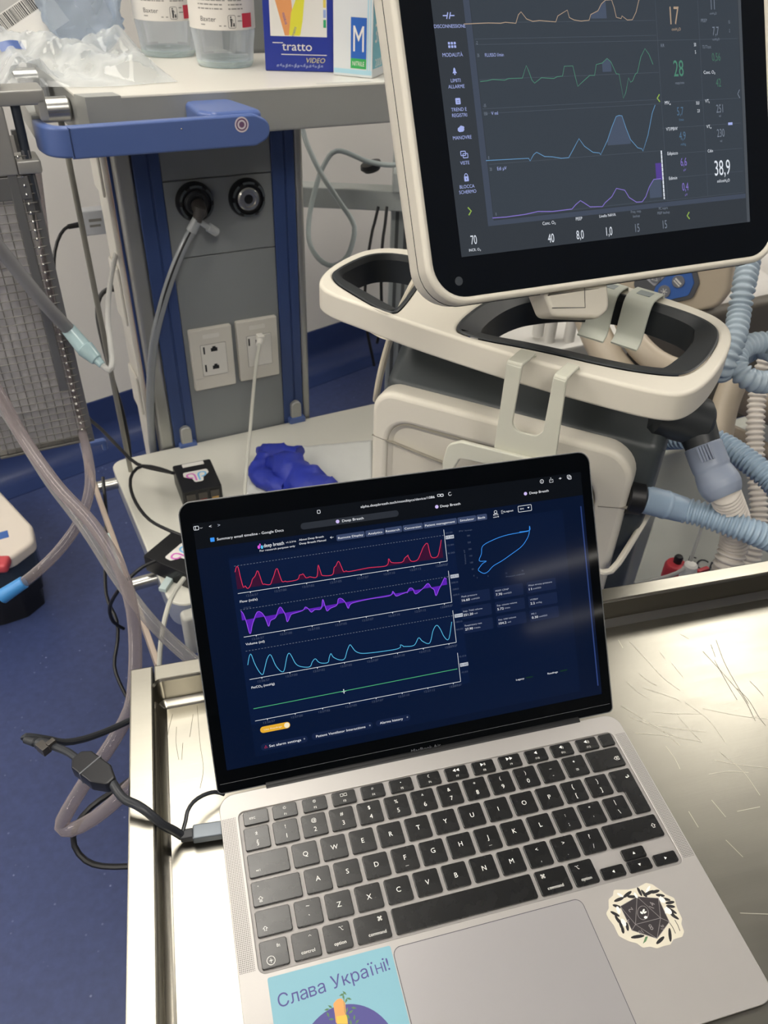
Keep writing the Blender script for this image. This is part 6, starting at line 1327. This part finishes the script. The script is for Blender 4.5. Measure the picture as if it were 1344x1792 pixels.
# gas hose on the first outlet
gh = thing('gas_hose', 'dark glossy hose plugged into the left gas outlet of the column', 'hose', tr(*dep(350, 372, 1.35)))
g0 = cw(o1[0], -.016, o1[1])
obj('probe', join(cyl(cw(o1[0] + .002, -.012, o1[1] - .002), pv(352, 374, -.036), .0115, .0105, 18, .002), cyl(pv(351, 362, -.036), pv(344, 390, -.038), .0095, .0075, 16, .002)), mat('probe_grey', '#4a4745', .45), gh, world=True)
obj('sleeve', cyl(pv(347, 380, -.037), pv(334, 406, -.038), .0078, .0085, 16, .001), clear('sleeve_clear', '#bfc4c6', .4, .15), gh, world=True)
hp_ = [pv(*q) for q in ((338, 400, -.036), (322, 430, -.045), (302, 478, -.05), (284, 535, -.046), (270, 595, -.034), (264, 655, -.012), (263, 715, .004), (266, 770, .018), (270, 800, .024), (276, 850, .034))]
obj('hose', sweep(hp_, .0072, 14, .01), mat('hose_silver', '#8b8f93', .22, spec=.7, var=.04), gh, world=True)
hq = np.array(smooth_path(hp_, .01)); to = CAM - hq; to = to / np.linalg.norm(to, axis=1)[:, None]
obj('core', sweep(list(hq + to * .0055 + npa(-.0008, 0, 0)), .0022, 8, .01, smooth=False), m_blackp, gh, world=True)
tg_ = obj('sampling_cap', join(cyl(pv(350, 388, -.037), pv(366, 399, -.034), .0042, .0045, 12), cyl(pv(364, 397, -.034), pv(380, 407, -.03), .0075, .0072, 14)), clear('sleeve_clear', '#bfc4c6'), gh, world=True)
# network lead from the right wall socket
nl = thing('network_lead', 'thin white lead plugged into the right wall socket of the column', 'cable', tr(*dep(455, 598, 1.42)))
obj('plug', join(cyl(dep(456, 590, 1.435), dep(453, 603, 1.41), .0062, .0055, 12), xf(bx(-.006, .006, -.010, .006, -.006, .008, .002), frame(dep(455, 592, 1.43), CU, CV))), m_module, nl, world=True)
obj('lead', sweep(path((454, 602, 1.41), (448, 640, 1.40), (443, 690, 1.39), (438, 750, 1.37), (433, 800, 1.345), (429, 850, 1.31), (427, 900, 1.27)), .0030, 8, .012), mat('lead_white', '#b5b5ac', .5), nl, world=True)

# ================================================================== THINGS ON THE LOWER SHELF
m_pk = mat('logo_pink', '#c566b4', .45); m_lb = mat('logo_blue', '#6fb0dc', .45); m_port = mat('port_metal', '#504d4a', .4, .6); m_redpc = mat('board_red', '#6b1f22', .5)
def pibox(label, cxy, yaw, w, d, h, strip):
    t = thing('mini_computer', label, 'computer', tr(cxy[0], cxy[1], ZL + .0005) @ rot(yaw, 'Z'), 'black mini computers on the lower shelf')
    obj('case', prism(rrect(-w / 2, w / 2, -d / 2, d / 2, .004), 0, h, .0025, .001, 2), m_blackp, t)
    st = obj('sticker', prism(fillet([(-.021, .014), (.021, .014), (.022, .002), (.010, -.008), (.008, -.020), (-.007, -.020), (-.009, -.008), (-.022, .001)], .004, 3), h, h + .0003), m_white, t, smooth=0)
    obj('logo', join(stroke(smooth_path([(-.003, -.016, 0), (-.0035, .002, 0), (-.009, .007, 0), (-.016, .004, 0), (-.014, -.004, 0), (-.007, -.007, 0)], .002), .0032, h + .0004)), m_pk, st, smooth=0)
    obj('logo', join(stroke(smooth_path([(.003, -.016, 0), (.0035, .002, 0), (.009, .007, 0), (.016, .004, 0), (.014, -.004, 0), (.007, -.007, 0)], .002), .0032, h + .0004)), m_lb, st, smooth=0)
    if strip: obj('vent_strip', bx(-w * .26, w * .30, d / 2 - .014, d / 2 - .004, h - .001, h + .0012, .001), m_white, t)
    for k in range(3):
        x = -w * .30 + k * w * .30; pr_ = obj('port', bx(x - .0075, x + .0075, -d / 2 - .002, -d / 2 + .004, h * .28, h * .82, .0006), m_port, t)
        obj('port_slot', bx(x - .0058, x + .0058, -d / 2 - .0024, -d / 2 - .0015, h * .36, h * .48), [m_blackp, m_redpc, mat('port_amber', '#b08c4d', .4)][k], pr_)
    return t
pc = ocz(344, 832, ZL + .036); pc = cw(pc[0], pc[1], 0)
b1_ = pibox('black mini computer with a pink and blue logo sticker, farther back on the lower shelf', pc, CA - .06, .068, .088, .036, True)
pl_ = cw(*(lambda q: (q[0], q[1], 0))(ocz(300, 828, ZL + .012)))
pc2 = ocz(316, 968, ZL + .030); pc2 = cw(pc2[0], pc2[1], 0)
pibox('black mini computer at the shelf front, half hidden by the laptop', pc2, CA + .62, .068, .092, .030, False)
tube('cable', 'black cable looping on the lower shelf from the farther mini computer', 'cable', [(302, 828, 1.335), (280, 820, 1.345), (250, 815, 1.345), (232, 828, 1.33), (228, 850, 1.31), (238, 880, 1.285), (262, 910, 1.26), (300, 930, 1.235), (340, 945, 1.22)], .0028, m_blackp, 8)
tube('cable', 'black cable from the nearer mini computer off the left of the shelf', 'cable', [(272, 982, 1.20), (250, 992, 1.19), (228, 1010, 1.18), (208, 1032, 1.19), (192, 1062, 1.22), (198, 1088, 1.25), (216, 1100, 1.28)], .0028, m_blackp, 8)
tube('cable', 'white lead from the front mini computer hanging over the shelf edge', 'cable', [(322, 1012, 1.150), (306, 1035, 1.125), (294, 1062, 1.10), (285, 1100, 1.09), (280, 1140, 1.09), (278, 1190, 1.09)], .0036, mat('lead_white', '#b5b5ac'), 8)
usb = obj('usb_stick', xf(bx(-.006, .006, -.020, .020, 0, .007, .001), frame((*onz(294, 1018, ZL + .004)[:2], ZL + .0004), (math.cos(-.5), math.sin(-.5), 0), (-math.sin(-.5), math.cos(-.5), 0))), mat('usb_mint', '#b9c9c9', .4)); tag(usb, 'small pale stick lying at the lower shelf edge before the mini computer', 'usb stick')
# crumpled blue glove and paper
def shf(px_, py_, dz=0.): q = onz(px_, py_, ZL + dz); return q
m_glv = mat('glove_blue', '#26349a', .5, var=.15, vscale=40, bump=.6, bscale=55)
def blob(paths, seg=12):
    gs = []
    for pts, r in paths:
        P = [shf(x, y, z) for x, y, z in pts]; Lr = len(r)
        PP = np.array(smooth_path(P, .006)); n_ = len(PP); rr = [np.interp(i / (n_ - 1), np.linspace(0, 1, Lr), r) for i in range(n_)]
        s_ = np.concatenate([[0], np.cumsum(np.linalg.norm(np.diff(PP, axis=0), axis=1))])
        gs.append(sweep(list(PP), lambda s, a=s_, b=rr: float(np.interp(s, a, b)), seg, 1, smooth=False, scale=(1, .62)))
    V, F = join(*gs)
    for i, v in enumerate(V):
        q = Vector(v * 38); V[i] += .011 * npa(mnoise.noise(q), mnoise.noise(q + Vector((7, 0, 0))), mnoise.noise(q + Vector((0, 9, 0))))
        q = Vector(v * 90); V[i] += .005 * npa(mnoise.noise(q), mnoise.noise(q + Vector((7, 0, 0))), mnoise.noise(q + Vector((0, 9, 0)))); V[i][2] = max(V[i][2], ZL + .0015)
    return (V, F)
glove = thing('disposable_glove', 'crumpled blue disposable glove lying on white paper on the lower shelf', 'glove', tr(*shf(500, 840)))
obj('glove', blob([(((565, 890, .02), (545, 850, .03), (520, 825, .034), (490, 812, .03), (465, 815, .018)), (.040, .040, .035, .030, .012)), (((520, 800, .03), (490, 790, .03), (462, 787, .022), (455, 782, .018)), (.022, .018, .012, .004)), (((490, 800, .025), (465, 800, .020), (448, 803, .014)), (.018, .013, .005)), (((500, 850, .02), (480, 845, .02), (460, 832, .022), (452, 812, .02), (470, 798, .03)), (.026, .022, .018, .015, .012)), (((480, 850, .014), (490, 862, .012), (505, 875, .014)), (.022, .024, .02))]), m_glv, glove, world=True, smooth=60)
def paperf(i, j):
    a = shf(505 + 145 * i, 790 - 14 * i + 110 * j); n_ = mnoise.noise(Vector((i * 4, j * 4, 5))) * .006 + abs(mnoise.noise(Vector((i * 9, j * 9, 8)))) * .004
    return (a[0], a[1], ZL + .0015 + max(0, n_) + .006 * (1 - j))
pp = obj('paper_towel', gridsurf(paperf, 30, 26), mat('paper_white', '#d4d6d2', .75, var=.02, bump=.2, bscale=40), solid=.0006); tag(pp, 'crumpled white paper towel lying right of the blue glove', 'paper')
def paperg(i, j):
    a = shf(432 + 66 * i, 832 + 4 * i + 55 * j); return (a[0], a[1], ZL + .0015 + .007 * max(0, mnoise.noise(Vector((i * 4, j * 4, 1)))))
pp = obj('paper_wrapper', gridsurf(paperg, 16, 14), mat('paper_white', '#d4d6d2'), solid=.0006); tag(pp, 'small white wrapper lying in front of the blue glove', 'paper')

# ================================================================== SUCTION UNIT AT THE LEFT EDGE
su = thing('suction_unit', 'white rounded machine on a dark base at the left edge', 'machine', tr(*(dep(0, 960, 1.80) * npa(1, 1, 0))))
zt = .205
def sup(*pts): return [tuple(onz(x, y, zt)[:2]) for x, y in pts]
so = fillet(sup((-260, 900), (-60, 800), (0, 858), (56, 918), (60, 945), (20, 975), (-30, 990), (-200, 1020)), [.02, .02, .05, .03, .03, .04, .05, .02], 6)
obj('cover', prism(so, zt - .03, zt, .010, .002, 4), mat('unit_white', '#d8cfc4', .4, var=.02), su, world=True)
obj('body', prism(inset(so, .012), .055, zt - .03), mat('unit_black', '#17181c', .45), su, world=True)
obj('window', xf(prism(inset(so, .004), zt - .11, zt - .031), Matrix.Identity(4)), clear('unit_window', '#3d4a5c', .4, .1, .5), su, world=True)
c0 = onz(12, 938, zt + .0006); c1 = onz(-10, 942, zt + .0006)
obj('type_label', flat([tuple(onz(x, y, zt)[:2]) for x, y in ((-14, 936), (13, 928), (16, 940), (-12, 948))], zt + .0005), m_bpan, su, world=True, smooth=0)
obj('foot', prism(inset(so, .02), .0, .056), m_blackp, su, world=True)
rk = obj('red_handle', xf(bx(-.10, .03, -.02, .02, -.012, .012, .008, 3), tr(*dep(-8, 988, 1.74)) @ rot(-.15, 'Z')), mat('handle_red', '#c04a52', .4)); rk.parent = su; rk.matrix_parent_inverse = Matrix.Identity(4)
rk.location = tuple(np.array(rk.location) - np.array(su.location))

# ================================================================== ADAPTER CABLE IN THE LAPTOP'S LEFT SIDE
m_conn = mat('connector_grey', '#6a7178', .35, .4, var=.04); m_cabd = mat('cable_charcoal', '#2b2e33', .42, var=.05)
def lw(x, y, z=0.): return np.array((LM @ Vector((x, y, z))))
uc = thing('adapter_cable', 'grey plug and dark cable with a dongle in the laptop side', 'adapter cable', tr(*lw(X0 - .02, .0055, -.006)))
pe, pd = lw(X0 + .001, .0142, -.0060), lw(X0 - .0190, .0156, -.0060)
pdir = (pe - pd) / np.linalg.norm(pe - pd); pside = np.cross([0, 0, 1.], pdir)
UC = frame(pd, pdir, pside)
obj('plug', xf(join(bx(0, .0198, -.0054, .0054, -.0034, .0034, .0012)), UC), m_conn, uc, world=True)
obj('plug_boot', xf(bx(-.0080, .0005, -.0036, .0036, -.0028, .0028, .001), UC), m_cabd, uc, world=True)
obj('plug_tip', xf(bx(.0194, .0222, -.0042, .0042, -.0013, .0013, .0004), UC), m_port, uc, world=True)
def rimz(p, h): q = onz(p[0], p[1], h); return q
cb = [np.array(UC @ Vector((-.007, 0, 0))), onz(303, 1453, .914), onz(284, 1443, .925), onz(258, 1421, .9355), onz(238, 1408, .9385), onz(220, 1400, .940), onz(208, 1388, .941), onz(198, 1372, .941), onz(186, 1360, .940)]
obj('lead', sweep(cb, .0030, 12, .005), m_cabd, uc, world=True)
dA, dB = onz(194, 1372, .940), onz(136, 1328, .938)
ddx = (dB - dA); dl_ = np.linalg.norm(ddx); ddx /= dl_; ddy = np.cross([0, 0, 1.], ddx); ddy /= np.linalg.norm(ddy)
DM = frame(dA, ddx, ddy, np.cross(ddx, ddy))
obj('dongle', xf(prism(fillet([(-.002, -.0035), (.009, -.0085), (dl_ - .006, -.0085), (dl_, -.004), (dl_, .004), (dl_ - .006, .0085), (.009, .0085), (-.002, .0035)], .003, 4), -.005, .005, .0018, .0018, 2), DM), mat('dongle_black', '#1a1b1f', .35, var=.05), uc, world=True)
obj('dongle_band', xf(prism([(dl_ * .55, -.0087), (dl_ * .58, -.0087), (dl_ * .58, .0087), (dl_ * .55, .0087)], -.0052, .0052), DM), mat('band_grey', '#6c6e72', .3, .5), uc, world=True)
obj('lead', sweep([onz(138, 1330, .938), onz(122, 1318, .937), onz(102, 1309, .935), onz(80, 1302, .933)], .0027, 10, .005), m_cabd, uc, world=True)
obj('second_plug', join(cyl(onz(90, 1306, .934), onz(64, 1300, .932), .0042, .0040, 12), cyl(onz(64, 1300, .932), onz(42, 1294, .930), .0032, .0026, 12)), m_cabd, uc, world=True)
obj('plug_shell', join(xf(bx(-.0045, .0045, -.003, .003, -.0035, .0035, .0006), frame(onz(76, 1309, .934), ddx, ddy)), xf(bx(-.003, .003, -.002, .002, -.003, .003, .0005), frame(onz(90, 1302, .936), ddy, -ddx))), m_port, uc, world=True)
obj('lead', sweep([onz(42, 1294, .930), onz(46, 1289, .930), onz(60, 1290, .928), onz(85, 1294, .92), onz(112, 1299, .91), onz(145, 1294, .90), onz(185, 1280, .885), onz(225, 1262, .87), onz(270, 1240, .86)], .0026, 10, .006), m_cabd, uc, world=True)
obj('thin_lead', sweep([np.array(UC @ Vector((-.0065, .002, .002))), onz(325, 1436, .912), onz(328, 1420, .915), onz(338, 1404, .916), onz(355, 1392, .914), onz(376, 1386, .911), onz(392, 1390, .906)], .0014, 8, .003), m_cabd, uc, world=True)
